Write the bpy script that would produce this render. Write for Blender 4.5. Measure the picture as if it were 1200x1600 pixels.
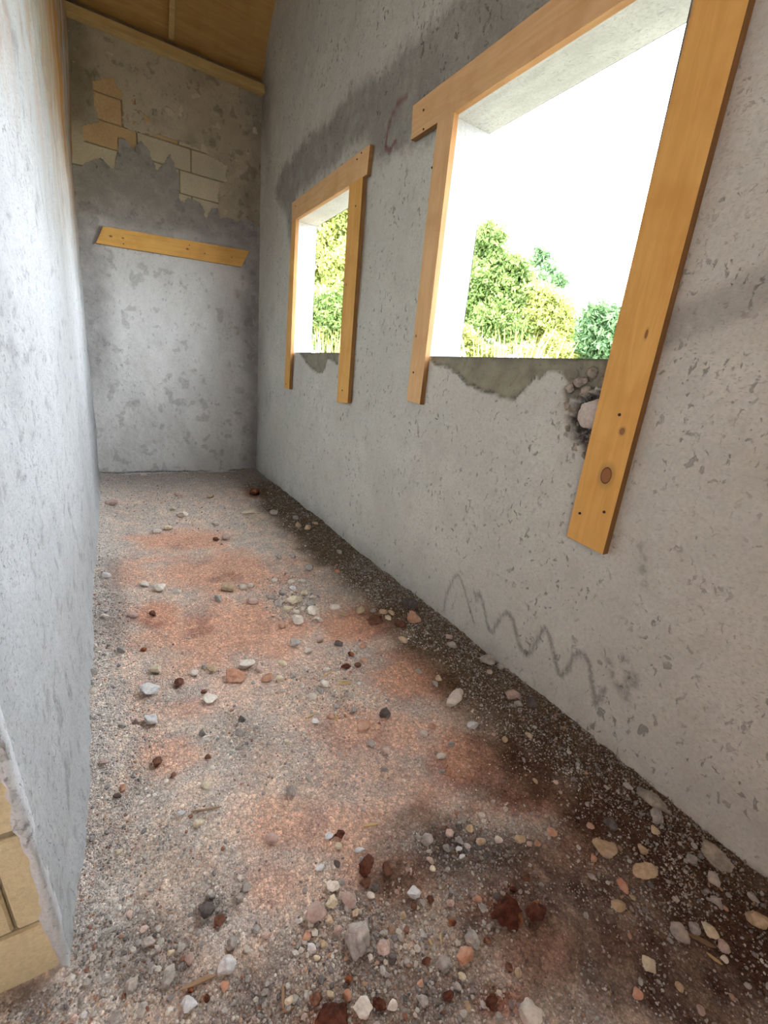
import bpy, bmesh, math, random
import numpy as np
from mathutils import Vector, Matrix, Euler
for o in list(bpy.data.objects): bpy.data.objects.remove(o, do_unlink=True)
SC = bpy.context.scene; COL = SC.collection
rnd = random.Random(7); NR = np.random.default_rng(11)

# ------------------------------------------------------------------ camera
FPX = 699.0875
CR = Vector((0.85858306, -0.50355392, 0.09627348))
CU = Vector((0.06453095, 0.29244148, 0.95410363))
CF = Vector((0.50859698, 0.8129646, -0.28358011))
CAM = Vector((0, 0, 1.25))
cd = bpy.data.cameras.new('camera'); cam = bpy.data.objects.new('camera', cd); COL.objects.link(cam)
cd.sensor_fit = 'VERTICAL'; cd.sensor_height = 36; cd.sensor_width = 27
cd.lens = FPX / 1600 * 36; cd.clip_start = 0.02; cd.clip_end = 500
m = Matrix.Identity(4)
for i in range(3): m[i][0], m[i][1], m[i][2], m[i][3] = CR[i], CU[i], -CF[i], CAM[i]
cam.matrix_world = m; SC.camera = cam

# ------------------------------------------------------------------ light
w = bpy.data.worlds.new('hazy_sky'); SC.world = w; w.use_nodes = True
bg = w.node_tree.nodes['Background']; bg.inputs[0].default_value = (0.88, 0.95, 1.0, 1); bg.inputs[1].default_value = 20.0
sd = bpy.data.lights.new('sun', 'SUN'); sd.energy = 10; sd.angle = math.radians(1.0); sd.color = (1, 0.95, 0.86)
sun = bpy.data.objects.new('sun', sd); COL.objects.link(sun)
sun.rotation_euler = Vector((0.55, 0.35, -1.0)).to_track_quat('-Z', 'Y').to_euler(); sun.location = (-4, -3, 12)
vs = SC.view_settings; vs.view_transform = 'Standard'; vs.look = 'None'; vs.gamma = 1; vs.use_curve_mapping = False
vs.exposure = 0.25

# ------------------------------------------------------------------ helpers
XR, XL, YB = 1.5107, -0.1562, 5.5305
WT = 0.225                                   # wall thickness
YJ = 0.834                                   # near end of the left wall
ZP = 4.00; PITCH = 0.93                      # roof over the back wall
def lin(c): return tuple(((v/255+0.055)/1.055)**2.4 if v/255 > 0.04045 else v/255/12.92 for v in c)
def ray(px, py): return CF + CR*((px-600)/FPX) - CU*((py-800)/FPX)
def on(px, py, ax, val):                     # where the line of sight meets the plane axis=val
    d = ray(px, py); return CAM + d*((val-CAM[ax])/d[ax])
def project(X, Y, Z):
    dx, dy, dz = X-CAM[0], Y-CAM[1], Z-CAM[2]
    f = dx*CF[0]+dy*CF[1]+dz*CF[2]
    f = np.where(f < 0.05, 0.05, f)
    return (600+FPX*(dx*CR[0]+dy*CR[1]+dz*CR[2])/f, 800-FPX*(dx*CU[0]+dy*CU[1]+dz*CU[2])/f)
TAB = np.random.default_rng(3).random((256, 256))
def vn(x, y, s=0):
    x = np.asarray(x, float)+s*17.13; y = np.asarray(y, float)+s*9.71
    xi = np.floor(x).astype(int); yi = np.floor(y).astype(int)
    u = x-xi; v = y-yi; u = u*u*(3-2*u); v = v*v*(3-2*v)
    a = TAB[xi & 255, yi & 255]; b = TAB[(xi+1) & 255, yi & 255]; c = TAB[xi & 255, (yi+1) & 255]; d = TAB[(xi+1) & 255, (yi+1) & 255]
    return a*(1-u)*(1-v)+b*u*(1-v)+c*(1-u)*v+d*u*v
def fbm(x, y, sc, o=4, s=0):
    r = 0; a = 0.5; t = 0
    for k in range(o):
        r = r+a*vn(np.asarray(x)*sc, np.asarray(y)*sc, s+k*3); t += a; a *= .5; sc *= 2.03
    return r/t
def sm(e0, e1, x):
    t = np.clip((x-e0)/(e1-e0), 0, 1); return t*t*(3-2*t)
def inpoly(X, Y, P):
    r = np.zeros(np.shape(X), bool); n = len(P); j = n-1
    for i in range(n):
        (xi, yi), (xj, yj) = P[i], P[j]
        if yi != yj:
            c = ((yi > Y) != (yj > Y)) & (X < (xj-xi)*(Y-yi)/(yj-yi)+xi); r ^= c
        j = i
    return r
def polydist(X, Y, P):                       # distance to an open polyline
    d = np.full(np.shape(X), 1e9)
    for (ax, ay), (bx, by) in zip(P[:-1], P[1:]):
        l = (bx-ax)**2+(by-ay)**2+1e-12
        t = np.clip(((X-ax)*(bx-ax)+(Y-ay)*(by-ay))/l, 0, 1)
        d = np.minimum(d, np.hypot(X-ax-t*(bx-ax), Y-ay-t*(by-ay)))
    return d
def tag(o, label=None, cat=None, group=None, kind=None):
    for k, v in (('label', label), ('category', cat), ('group', group), ('kind', kind)):
        if v: o[k] = v
    return o
def npmesh(name, V, F, mat=None, cols=None, smooth=False):
    """V (n,3); F (m,3|4) array; cols {attribute: (n,4)}"""
    me = bpy.data.meshes.new(name); V = np.asarray(V, np.float32); F = np.asarray(F, np.int32); k = F.shape[1]
    me.vertices.add(len(V)); me.vertices.foreach_set('co', V.ravel())
    me.loops.add(F.size); me.loops.foreach_set('vertex_index', F.ravel())
    me.polygons.add(len(F)); me.polygons.foreach_set('loop_start', np.arange(0, F.size, k, dtype=np.int32))
    me.update(calc_edges=True)
    for a, c in (cols or {}).items():
        at = me.attributes.new(a, 'FLOAT_COLOR', 'POINT'); at.data.foreach_set('color', np.asarray(c, np.float32).ravel())
    me.polygons.foreach_set('use_smooth', np.full(len(F), smooth)); me.update()
    if mat: me.materials.append(mat)
    return me
def link(name, me, parent=None, kind=None):
    o = bpy.data.objects.new(name, me); COL.objects.link(o)
    if parent: o.parent = parent
    if kind: o['kind'] = kind
    return o
def empty(name, loc, kind=None):
    o = bpy.data.objects.new(name, None); COL.objects.link(o); o.location = loc; o.empty_display_size = .1
    if kind: o['kind'] = kind
    return o
def bm_mesh(name, bm, mat):
    me = bpy.data.meshes.new(name); bmesh.ops.recalc_face_normals(bm, faces=bm.faces); bm.to_mesh(me); bm.free(); me.materials.append(mat); return me
def prism(front, back, name, mat, bevel=0.0):
    """solid between two matching point loops"""
    bm = bmesh.new(); a = [bm.verts.new(p) for p in front]; b = [bm.verts.new(p) for p in back]; n = len(a)
    bm.faces.new(a); bm.faces.new(b[::-1])
    for i in range(n): bm.faces.new((a[i], b[i], b[(i+1) % n], a[(i+1) % n]))
    if bevel: bmesh.ops.bevel(bm, geom=list(bm.edges), offset=bevel, segments=1, affect='EDGES')
    return bm_mesh(name, bm, mat)
def boxm(name, mn, mx, mat, bevel=0.0):
    (x0, y0, z0), (x1, y1, z1) = mn, mx
    return prism([(x0, y0, z0), (x1, y0, z0), (x1, y0, z1), (x0, y0, z1)], [(x0, y1, z0), (x1, y1, z0), (x1, y1, z1), (x0, y1, z1)], name, mat, bevel)

# ------------------------------------------------------------------ materials
class NT:
    def __init__(s, name, rough=0.9, spec=0.2):
        s.m = bpy.data.materials.new(name); s.m.use_nodes = True; s.t = s.m.node_tree; s.N = s.t.nodes
        s.b = s.N['Principled BSDF']; s.b.inputs['Roughness'].default_value = rough; s.b.inputs['Specular IOR Level'].default_value = spec
    def n(s, t, **k):
        x = s.N.new(t)
        for a, v in k.items(): setattr(x, a, v)
        return x
    def l(s, a, b): s.t.links.new(a, b)
    def set(s, sock, v):
        if hasattr(v, 'links'): s.l(v, sock)
        else: sock.default_value = v
    def pos(s, scale=(1, 1, 1), rot=(0, 0, 0), obj=False):
        g = s.n('ShaderNodeTexCoord').outputs['Object'] if obj else s.n('ShaderNodeNewGeometry').outputs['Position']
        mp = s.n('ShaderNodeMapping'); mp.inputs['Scale'].default_value = scale; mp.inputs['Rotation'].default_value = rot; s.l(g, mp.inputs[0]); return mp.outputs[0]
    def noise(s, v, scale, detail=4, rough=.55, dist=0):
        x = s.n('ShaderNodeTexNoise'); s.l(v, x.inputs['Vector']); x.inputs['Scale'].default_value = scale; x.inputs['Detail'].default_value = detail
        x.inputs['Roughness'].default_value = rough; x.inputs['Distortion'].default_value = dist; return x.outputs['Fac']
    def ramp(s, f, a, b, lo=0., hi=1.):
        x = s.n('ShaderNodeMapRange', interpolation_type='SMOOTHSTEP'); s.l(f, x.inputs[0])
        for i, v in enumerate((a, b, lo, hi)): x.inputs[i+1].default_value = v
        return x.outputs[0]
    def mix(s, f, a, b, mode='MIX'):
        x = s.n('ShaderNodeMix', data_type='RGBA', blend_type=mode); s.set(x.inputs[0], f)
        for i, v in ((6, a), (7, b)):
            s.set(x.inputs[i], v if hasattr(v, 'links') else (*v[:3], 1))
        return x.outputs[2]
    def math(s, op, a, b=0.):
        x = s.n('ShaderNodeMath', operation=op); s.set(x.inputs[0], a); s.set(x.inputs[1], b); return x.outputs[0]
    def attr(s, name):
        a = s.n('ShaderNodeAttribute', attribute_name=name); return a
    def sep(s, c):
        x = s.n('ShaderNodeSeparateColor'); s.l(c, x.inputs[0]); return x.outputs
    def bump(s, h, strength=.4, dist=.01, prev=None):
        x = s.n('ShaderNodeBump'); s.l(h, x.inputs['Height']); x.inputs['Strength'].default_value = strength; x.inputs['Distance'].default_value = dist
        if prev: s.l(prev, x.inputs['Normal'])
        return x.outputs[0]
    def done(s, col, nrm=None):
        s.set(s.b.inputs['Base Color'], col if hasattr(col, 'links') else (*col, 1))
        if nrm: s.l(nrm, s.b.inputs['Normal'])
        return s.m
def plaster(name, base, light, dark, pit=.6, attr=True, streak=(1, 1, 1), bump=.5, px=26, mott=.4):
    """grey cement plaster; paint attribute: R damp, G dirt lines and painted shade, B exposed mortar, A red paint"""
    t = NT(name, .92, .15); v = t.pos(streak)
    big = t.noise(v, 1.7, 5); mid = t.noise(v, 9, 5, .6); fine = t.noise(v, 70, 4, .6)
    c = t.mix(t.ramp(big, .35, .68), base, light)
    c = t.mix(t.ramp(mid, .42, .78, 0, mott), c, dark)
    sp = t.noise(t.pos((1, .55, 1.4), (.5, 0, 0)), 130, 2, .6, .3); c = t.mix(t.math('MULTIPLY', t.ramp(sp, .58, .68, 0, .65), t.ramp(big, .3, .7, .3, 1)), c, tuple(x*.5 for x in base))
    c = t.mix(t.ramp(fine, .35, .7, 0, .35), c, tuple(x*.72 for x in base))
    pm = t.noise(t.pos((1, 1, 1)), 4.2, 3); pt = t.noise(t.pos(tuple(x*y for x, y in zip(streak, (1, 1, .75)))), px, 3, .55, .6)
    pits = t.math('MULTIPLY', t.ramp(pt, .60, .68), t.ramp(pm, .40, .62, .2, 1))
    c = t.mix(t.math('MULTIPLY', pits, pit), c, tuple(x*.35 for x in base))
    h = t.math('SUBTRACT', t.math('ADD', t.math('MULTIPLY', mid, .6), t.math('MULTIPLY', fine, .35)), t.math('MULTIPLY', pits, .5))
    if attr:
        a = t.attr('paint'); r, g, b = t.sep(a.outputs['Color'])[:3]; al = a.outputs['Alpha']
        damp_dark = t.math('MULTIPLY', r, t.ramp(mid, .2, .6, .75, 1))
        c = t.mix(damp_dark, c, t.mix(1, c, (.36, .34, .33), 'MULTIPLY'))
        c = t.mix(b, c, t.mix(t.ramp(mid, .3, .7), lin((150, 145, 122)), lin((112, 108, 92))))
        c = t.mix(t.math('MULTIPLY', g, t.ramp(fine, .3, .55, .5, 1)), c, lin((78, 74, 70)))
        c = t.mix(al, c, lin((120, 52, 62)))
    return t.done(c, t.bump(h, bump, .012))
M_wallR = plaster('cement_plaster_right', lin((206, 205, 196)), lin((218, 217, 208)), lin((184, 181, 172)), .75, px=40)
M_wallL = plaster('cement_plaster_left', lin((172, 173, 174)), lin((184, 186, 188)), lin((162, 163, 166)), .3, bump=.6, px=70, mott=.3)
M_wallB = plaster('cement_plaster_back', lin((222, 221, 220)), lin((230, 229, 227)), lin((206, 203, 199)), .4, px=34, mott=.35)
M_edge = plaster('cement_plaster_rough_edge', lin((206, 208, 210)), lin((216, 218, 221)), lin((184, 185, 189)), .4, False, bump=.6, px=60)
M_reveal = plaster('cement_plaster_reveal', lin((150, 150, 152)), lin((162, 162, 164)), lin((136, 136, 138)), .2, False, bump=.2)
def blockmat(name, a, b):
    t = NT(name, .95, .1); v = t.pos(); n1 = t.noise(v, 5, 5); n2 = t.noise(v, 90, 3, .7)
    r = t.n('ShaderNodeObjectInfo').outputs['Random']
    c = t.mix(t.ramp(n1, .3, .7), a, b); c = t.mix(t.ramp(n2, .3, .75, 0, .45), c, tuple(x*.55 for x in a))
    c = t.mix(t.ramp(r, 0, 1, 0, .35), c, tuple(x*.7 for x in b))
    return t.done(c, t.bump(n2, .5, .006))
M_block = blockmat('concrete_block', lin((212, 202, 176)), lin((226, 218, 194)))
M_blocktan = blockmat('concrete_block_tan', lin((214, 180, 136)), lin((226, 196, 152)))
M_jambblock = blockmat('concrete_block_jamb', lin((222, 204, 164)), lin((232, 216, 180)))
M_mortar = blockmat('joint_mortar', lin((150, 138, 114)), lin((170, 158, 134)))
M_wash = plaster('cement_wash', lin((200, 190, 168)), lin((212, 204, 184)), lin((164, 152, 134)), .5)
def wood(name, a, b, knots=(), rough=.7, dark=None, along=0):
    """pine: object space, x along the board, y across; knots (u, v, ru, rv)"""
    t = NT(name, rough, .25); o = t.n('ShaderNodeTexCoord').outputs['Object']
    mp = t.n('ShaderNodeMapping'); mp.inputs['Scale'].default_value = (1.1, 13, 13); t.l(o, mp.inputs[0])
    rv = t.n('ShaderNodeObjectInfo').outputs['Random']
    cx = t.n('ShaderNodeCombineXYZ'); t.l(t.math('MULTIPLY', rv, 30), cx.inputs[0]); t.l(t.math('MULTIPLY', rv, 17), cx.inputs[1])
    ad = t.n('ShaderNodeVectorMath', operation='ADD'); t.l(mp.outputs[0], ad.inputs[0]); t.l(cx.outputs[0], ad.inputs[1])
    g = t.noise(ad.outputs[0], 1.6, 5, .6, 1.2); g2 = t.noise(ad.outputs[0], 9, 3, .6)
    blot = t.noise(o, 7, 3)
    c = t.mix(t.ramp(g, .3, .75, 0, .7), a, b); c = t.mix(t.ramp(g2, .5, .85, 0, .2), c, tuple(x*.6 for x in b))
    c = t.mix(t.ramp(blot, .45, .75, 0, .4), c, (a[0]*.72, a[1]*.58, a[2]*.45))
    sx = t.n('ShaderNodeSeparateXYZ'); t.l(o, sx.inputs[0])
    for (u, v, ru, rv_) in knots:
        d = t.math('ADD', t.math('POWER', t.math('DIVIDE', t.math('SUBTRACT', sx.outputs[0], u), ru), 2.), t.math('POWER', t.math('DIVIDE', t.math('SUBTRACT', sx.outputs[1], v), rv_), 2.))
        c = t.mix(t.ramp(d, .9, 4.5, .55, 0), c, tuple(x*.5 for x in a))
        c = t.mix(t.ramp(d, .8, 1.15, 1, 0), c, lin((158, 106, 70)))
        c = t.mix(t.math('MULTIPLY', t.ramp(d, .7, .95, 0, 1), t.ramp(d, 1.0, 1.3, .8, 0)), c, lin((62, 38, 24)))
    return t.done(c, t.bump(g2, .25, .003))
M_ply = wood('plywood_sheathing', lin((196, 158, 100)), lin((172, 132, 80)), (), .8)
M_plate = wood('rough_lumber', lin((214, 186, 130)), lin((190, 160, 106)), (), .8)
def flat(name, c, rough=.8, spec=.2): t = NT(name, rough, spec); return t.done(c)
M_nail = flat('rusty_nail', lin((58, 36, 30)), .6, .4)
M_soil = None
def soilmat():
    t = NT('clay_and_grit_floor', .97, .05); v = t.pos(); a = t.attr('soil').outputs['Color']
    n1 = t.noise(v, 6, 6, .65); n2 = t.noise(v, 60, 4, .7); n3 = t.noise(v, 210, 3, .7)
    c = t.mix(t.ramp(n1, .3, .7, 0, .3), a, t.mix(1, a, (.62, .56, .54), 'MULTIPLY'))
    c = t.mix(t.ramp(n2, .45, .70, 0, .6), c, t.mix(1, c, (.72, .68, .66), 'MULTIPLY'))
    c = t.mix(t.ramp(n3, .56, .70, 0, .7), c, t.mix(1, c, (1.45, 1.5, 1.55), 'MULTIPLY'))
    c = t.mix(t.ramp(n3, .42, .28, 0, .5), c, t.mix(1, c, (.45, .42, .42), 'MULTIPLY'))
    dist = []
    for sc_, amt in ((85, .55), (210, .6)):
        vo = t.n('ShaderNodeTexVoronoi'); vo.inputs['Scale'].default_value = sc_; t.l(v, vo.inputs['Vector']); vo.inputs['Randomness'].default_value = 1
        s_ = t.sep(vo.outputs['Color']); grain = t.ramp(s_[0], .15, 1, .74, 1.5); near = t.ramp(s_[1], .45, .6)
        cb = t.n('ShaderNodeCombineColor'); [t.l(grain, cb.inputs[q]) for q in range(3)]
        c = t.mix(t.math('MULTIPLY', near, amt), c, t.mix(1, c, cb.outputs[0], 'MULTIPLY'))
        c = t.mix(t.math('MULTIPLY', t.ramp(vo.outputs['Distance'], .45, .75), .45), c, t.mix(1, c, (.62, .58, .56), 'MULTIPLY')); dist.append(vo.outputs['Distance'])  # gaps between grains painted darker, as crevice shade
    h = t.math('SUBTRACT', t.math('ADD', t.math('MULTIPLY', n2, .6), t.math('MULTIPLY', n3, .5)), t.math('ADD', t.math('MULTIPLY', dist[0], .7), t.math('MULTIPLY', dist[1], .4)))
    return t.done(c, t.bump(h, .8, .012))
M_soil = soilmat()
def gravelmat():
    t = NT('loose_gravel', .95, .1); a = t.attr('soil').outputs['Color']; n = t.noise(t.pos(), 150, 2)
    return t.done(t.mix(t.ramp(n, .3, .7, 0, .5), a, t.mix(1, a, (.6, .58, .56), 'MULTIPLY')))
M_gravel = gravelmat()
STC = {'P': ((240, 231, 220), (220, 209, 198)), 'W': ((238, 238, 238), (212, 212, 214)), 'G': ((190, 184, 178), (158, 152, 148)), 'D': ((122, 114, 112), (92, 86, 84)),
       'R': ((112, 66, 52), (72, 42, 36)), 'O': ((212, 164, 138), (196, 144, 118)), 'T': ((212, 188, 156), (186, 160, 128)), 'B': ((138, 98, 80), (104, 70, 58)), 'K': ((216, 190, 180), (188, 162, 152)), 'C': ((238, 226, 198), (216, 200, 172)), 'M': ((162, 156, 144), (136, 130, 120))}
STM = {}
for k, (a, b) in STC.items():
    t = NT('stone_'+{'P': 'pale', 'W': 'white', 'G': 'grey', 'D': 'dark', 'R': 'red_clay', 'O': 'orange', 'T': 'tan', 'B': 'brown', 'K': 'pink', 'C': 'cream', 'M': 'mortar'}[k], .93, .15)
    v = t.pos(); n1 = t.noise(v, 45, 4, .6); n2 = t.noise(v, 160, 3, .7); r = t.n('ShaderNodeObjectInfo').outputs['Random']
    c = t.mix(t.ramp(n1, .35, .65), lin(a), lin(b)); c = t.mix(t.ramp(r, 0, 1, 0, .3), c, tuple(x*.6 for x in lin(b)))
    c = t.mix(t.ramp(n2, .5, .75, 0, .4), c, tuple(x*.5 for x in lin(b)))
    if k == 'R': c = t.mix(t.ramp(t.noise(v, 16, 3), .54, .64, 0, .8), c, lin((176, 110, 74)))
    c = t.mix(t.ramp(t.noise(v, 22, 4, .65), .45, .7, 0, .45), c, lin((222, 202, 186)) if k not in 'RBD' else lin((120, 84, 68)))
    STM[k] = t.done(c, t.bump(n2, .5, .004))
M_ground = None

# ------------------------------------------------------------------ structure: right wall with its two openings
W1 = (1.03, 2.128, 1.393, 2.484)             # near opening: y0 y1 z0 z1
W2 = (3.235, 4.42, 1.408, 2.528)             # far opening
def roof_z(y):
    y = np.asarray(y, float); return np.where(y > 3.9, ZP+PITCH*(YB-y), ZP+PITCH*(YB-3.9)-.35*(3.9-y))
def grid_lines(segs, snaps):
    a = []
    for s0, s1, st in segs: a += list(np.linspace(s0, s1, max(2, int(round((s1-s0)/st))+1)))
    a = np.array(sorted(set(np.round(a, 5))))
    for s in snaps:
        i = np.argmin(abs(a-s)); a[i] = s
    return np.unique(a)
def wpts(L): return [(p.y, p.z) for p in (on(x, y, 0, XR) for x, y in L)]
SQ = wpts([(693, 955), (700, 925), (711, 901), (717, 898), (724, 915), (735, 955), (741, 975)])
SQ1 = wpts([(741, 925), (745, 938), (750, 925), (757, 950), (764, 985), (770, 988), (776, 978), (785, 962), (793, 957), (801, 965), (806, 985), (812, 1010), (818, 1022), (826, 1022), (838, 1004), (848, 985), (853, 982), (859, 994), (865, 1020), (870, 1050), (875, 1056), (885, 1048), (896, 1028), (903, 1020), (912, 1023), (920, 1040), (925, 1075), (930, 1104), (938, 1090), (944, 1075)])
SMEAR = [wpts([(948, 1025), (956, 1055), (966, 1075)]), wpts([(975, 1030), (982, 1060), (975, 1095)]), wpts([(992, 1050), (990, 1080)]), wpts([(1000, 860), (1003, 905)])]
REDM = wpts([(635, 148), (622, 160), (612, 185), (606, 210), (604, 232), (612, 236), (620, 222)])
REDM2 = wpts([(653, 660), (653, 683)])
EXP1 = wpts([(662, 553), (682, 571), (701, 576), (716, 585), (728, 599), (750, 609), (773, 617), (800, 622), (813, 610), (821, 606), (835, 593), (852, 579), (875, 581), (884, 596), (878, 624), (884, 650), (890, 625), (915, 612), (955, 600), (962, 553)])
EXP2 = wpts([(466, 548), (474, 560), (484, 574), (497, 584), (506, 577), (511, 560), (518, 562), (527, 570), (530, 548)])
HOLE = wpts([(888, 640), (897, 622), (920, 613), (950, 612), (960, 640), (955, 690), (925, 715), (912, 705), (900, 695), (889, 682), (884, 660)])
DAMP = wpts([(432, 300), (450, 330), (455, 380), (462, 300), (520, 250), (570, 200), (600, 240), (640, 220), (720, 170), (820, 90), (960, -10), (800, -60), (640, 80), (590, 130), (545, 150), (520, 190), (470, 235), (440, 270)])
DAMP2 = wpts([(985, 520), (1060, 490), (1200, 420), (1200, 470), (1120, 500), (1030, 540), (985, 560)])
gy = grid_lines([(-2.0, 0.1, .12), (.1, 3.4, .0125), (3.4, YB, .016)], W1[:2]+W2[:2])
gz = grid_lines([(-.12, 2.6, .0125), (2.6, 4.5, .03), (4.5, 5.5, .12)], W1[2:]+W2[2:])
Y, Z = np.meshgrid(gy, gz, indexing='ij')
top = roof_z(Y)+.06
Zc = np.minimum(Z, top)
edge = np.full(Y.shape, 1e9)
for a in (W1, W2):
    dy = np.maximum(np.maximum(a[0]-Y, Y-a[1]), 0); dz = np.maximum(np.maximum(a[2]-Z, Z-a[3]), 0); edge = np.minimum(edge, np.hypot(dy, dz))
relief = (fbm(Y, Z, 2.2, 3, 1)-.5)*.030+(fbm(Y, Z, 9, 3, 2)-.5)*.010+(fbm(Y, Z, 40, 2, 3)-.5)*.004
relief *= sm(0, .06, edge)*sm(0, .08, YB-Y)
n_ = (fbm(Y, Z, 30, 3, 8)-.5)*.03
ex = inpoly(Y+n_, Z+n_*.6, EXP1) | inpoly(Y+n_*.6, Z+n_*.6, EXP2)
hole = inpoly(Y+n_*.7, Z+n_, HOLE)
nearex = sm(.06, .0, polydist(Y, Z, EXP1))
depth = np.where(ex, .014+(fbm(Y, Z, 34, 3, 5)-.5)*.014, 0)
depth = np.where(ex & (Y < 1.35), depth+.006+(fbm(Y, Z, 55, 2, 9)-.5)*.022, depth)
depth = np.where(hole, .055+(fbm(Y, Z, 45, 2, 6)-.5)*.05, depth)
lip = sm(.07, .01, Z+.03*fbm(Y, Z, 6, 2, 4))*sm(1.6, .8, Y)*.018
X = XR-relief-lip+depth
damp_dark = sm(.10, -.02, np.where(inpoly(Y+n_*2.5, Z+n_*2.5, DAMP), -.02, polydist(Y+n_*4, Z+n_*4, DAMP+DAMP[:1])))*.75
damp_dark = np.maximum(damp_dark, .5*sm(.05, -.01, np.where(inpoly(Y+n_*2, Z+n_*2, DAMP2), -.01, polydist(Y, Z, DAMP2+DAMP2[:1]))))
damp_dark = np.maximum(damp_dark, .8*sm(.55, .1, YB-Y+.5*(fbm(Y, Z, 2.5, 3, 12)-.5))*sm(.2, .8, fbm(Y, Z, 1.3, 2, 14)))  # patchily darker towards the far corner
damp_dark = np.maximum(damp_dark, .45*sm(.22, .02, Z+.16*fbm(Y, Z, 7, 3, 15)))  # darker towards the foot of the wall
dirt = np.maximum(sm(.011, .003, polydist(Y+n_*.2, Z+n_*.2, SQ))*.5, sm(.015, .004, polydist(Y+n_*.3, Z+n_*.3, SQ1))*(.25+.3*sm(2.0, 1.3, Y)))
for s in SMEAR: dirt = np.maximum(dirt, sm(.03, .0, polydist(Y+n_, Z+n_, s))*.5*sm(.35, .6, fbm(Y, Z, 45, 2, 21)))
ed = np.minimum(polydist(Y+n_*1.2, Z+n_*.8, EXP1[:11]), polydist(Y+n_*.8, Z+n_*.8, EXP2)); dirt = np.maximum(dirt, sm(.010, .001, ed)*.75*sm(.3, .5, fbm(Y, Z, 14, 2, 77)))  # dark line painted along the chip edges as shade, to deepen the relief
dirt = np.where(hole, 1, dirt)  # inside of the hole painted dark, as shade in the recess
red = np.maximum(sm(.022, .006, polydist(Y+n_*.4, Z+n_*.4, REDM))*.65, sm(.008, .002, polydist(Y, Z, REDM2))*.5)
paint = np.stack([damp_dark, dirt, np.where(ex & ~hole, .85, 0), red], -1)
nzc = len(gz); idx = np.arange(Y.size).reshape(Y.shape)
Q = np.stack([idx[:-1, :-1], idx[:-1, 1:], idx[1:, 1:], idx[1:, :-1]], -1)
cy = (Y[:-1, :-1]+Y[1:, 1:])/2; cz = (Z[:-1, :-1]+Z[1:, 1:])/2
keep = np.ones(cy.shape, bool)
for a in (W1, W2): keep &= ~((cy > a[0]) & (cy < a[1]) & (cz > a[2]) & (cz < a[3]))
keep &= (Z[:-1, :-1] < top[:-1, :-1])
wall_right = link('wall_right', npmesh('wall_right', np.stack([X, Y, Zc], -1).reshape(-1, 3), Q[keep], M_wallR, {'paint': paint.reshape(-1, 4)}, True), None, 'structure')
# outer skin of the same wall (coarse)
oy = np.unique(np.concatenate([np.linspace(-2, YB+.2, 30), W1[:2], W2[:2]])); oz = np.unique(np.concatenate([np.linspace(-.4, 5.5, 30), W1[2:], W2[2:]]))
Yo, Zo = np.meshgrid(oy, oz, indexing='ij'); io = np.arange(Yo.size).reshape(Yo.shape)
Qo = np.stack([io[:-1, :-1], io[1:, :-1], io[1:, 1:], io[:-1, 1:]], -1); cyo = (Yo[:-1, :-1]+Yo[1:, 1:])/2; czo = (Zo[:-1, :-1]+Zo[1:, 1:])/2
ko = np.ones(cyo.shape, bool)
for a in (W1, W2): ko &= ~((cyo > a[0]) & (cyo < a[1]) & (czo > a[2]) & (czo < a[3]))
ko &= Zo[:-1, :-1] < roof_z(np.minimum(Yo[:-1, :-1], YB))+.05
link('outer_render', npmesh('outer_render', np.stack([np.full(Yo.shape, XR+WT), Yo, np.minimum(Zo, roof_z(np.minimum(Yo, YB))+.05)], -1).reshape(-1, 3), Qo[ko], M_reveal), wall_right)
# lump of concrete stuck in the hole under the near opening
def lump(name, seed, sub=3, rough=.28, mat=None, flatb=True):
    bm = bmesh.new(); bmesh.ops.create_icosphere(bm, subdivisions=sub, radius=.5)
    r = random.Random(seed); pl = [(Vector((r.gauss(0, 1), r.gauss(0, 1), r.gauss(0, 1))).normalized(), r.uniform(.25, .40)) for _ in range(13)]
    off = Vector((r.uniform(0, 50), r.uniform(0, 50), r.uniform(0, 50)))
    from mathutils import noise
    for v in bm.verts:
        p = v.co.copy()
        for n, d in pl:
            k = p.dot(n)
            if k > d: p -= n*(k-d)*.85
        q = v.co*3+off
        p *= 1+rough*(noise.noise(q)*.6+noise.noise(q*2.3)*.4+(noise.noise(q*5)*.25 if sub > 2 else 0))
        v.co = p
    for f in bm.faces: f.smooth = sub > 2
    return bm_mesh(name, bm, mat or STM['G'])
pc = on(926, 646, 0, XR); pg = link('concrete_plug', lump('concrete_plug', 99, 4, .3, STM['P']), wall_right); pg.location = (XR+.024, pc.y+.004, pc.z+.002); pg.scale = (.085, .150, .135)
tag(pg, 'round lump of concrete stuck in the broken hole')
for k_, (x_, y_, w_) in enumerate([(905, 596, .05), (924, 584, .045), (940, 600, .05), (889, 606, .04), (948, 617, .05), (884, 634, .035), (897, 700, .04), (913, 712, .04), (886, 668, .03), (912, 610, .04)]):
    q_ = on(x_, y_, 0, XR); lo = link('mortar_crumb', lump('mortar_crumb', 40+k_, 3, .4, STM['M']), wall_right); lo.location = (XR+.006, q_.y, q_.z); lo.scale = (w_*.7, w_*1.2, w_); lo.rotation_euler = (k_, 0, 0)
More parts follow.
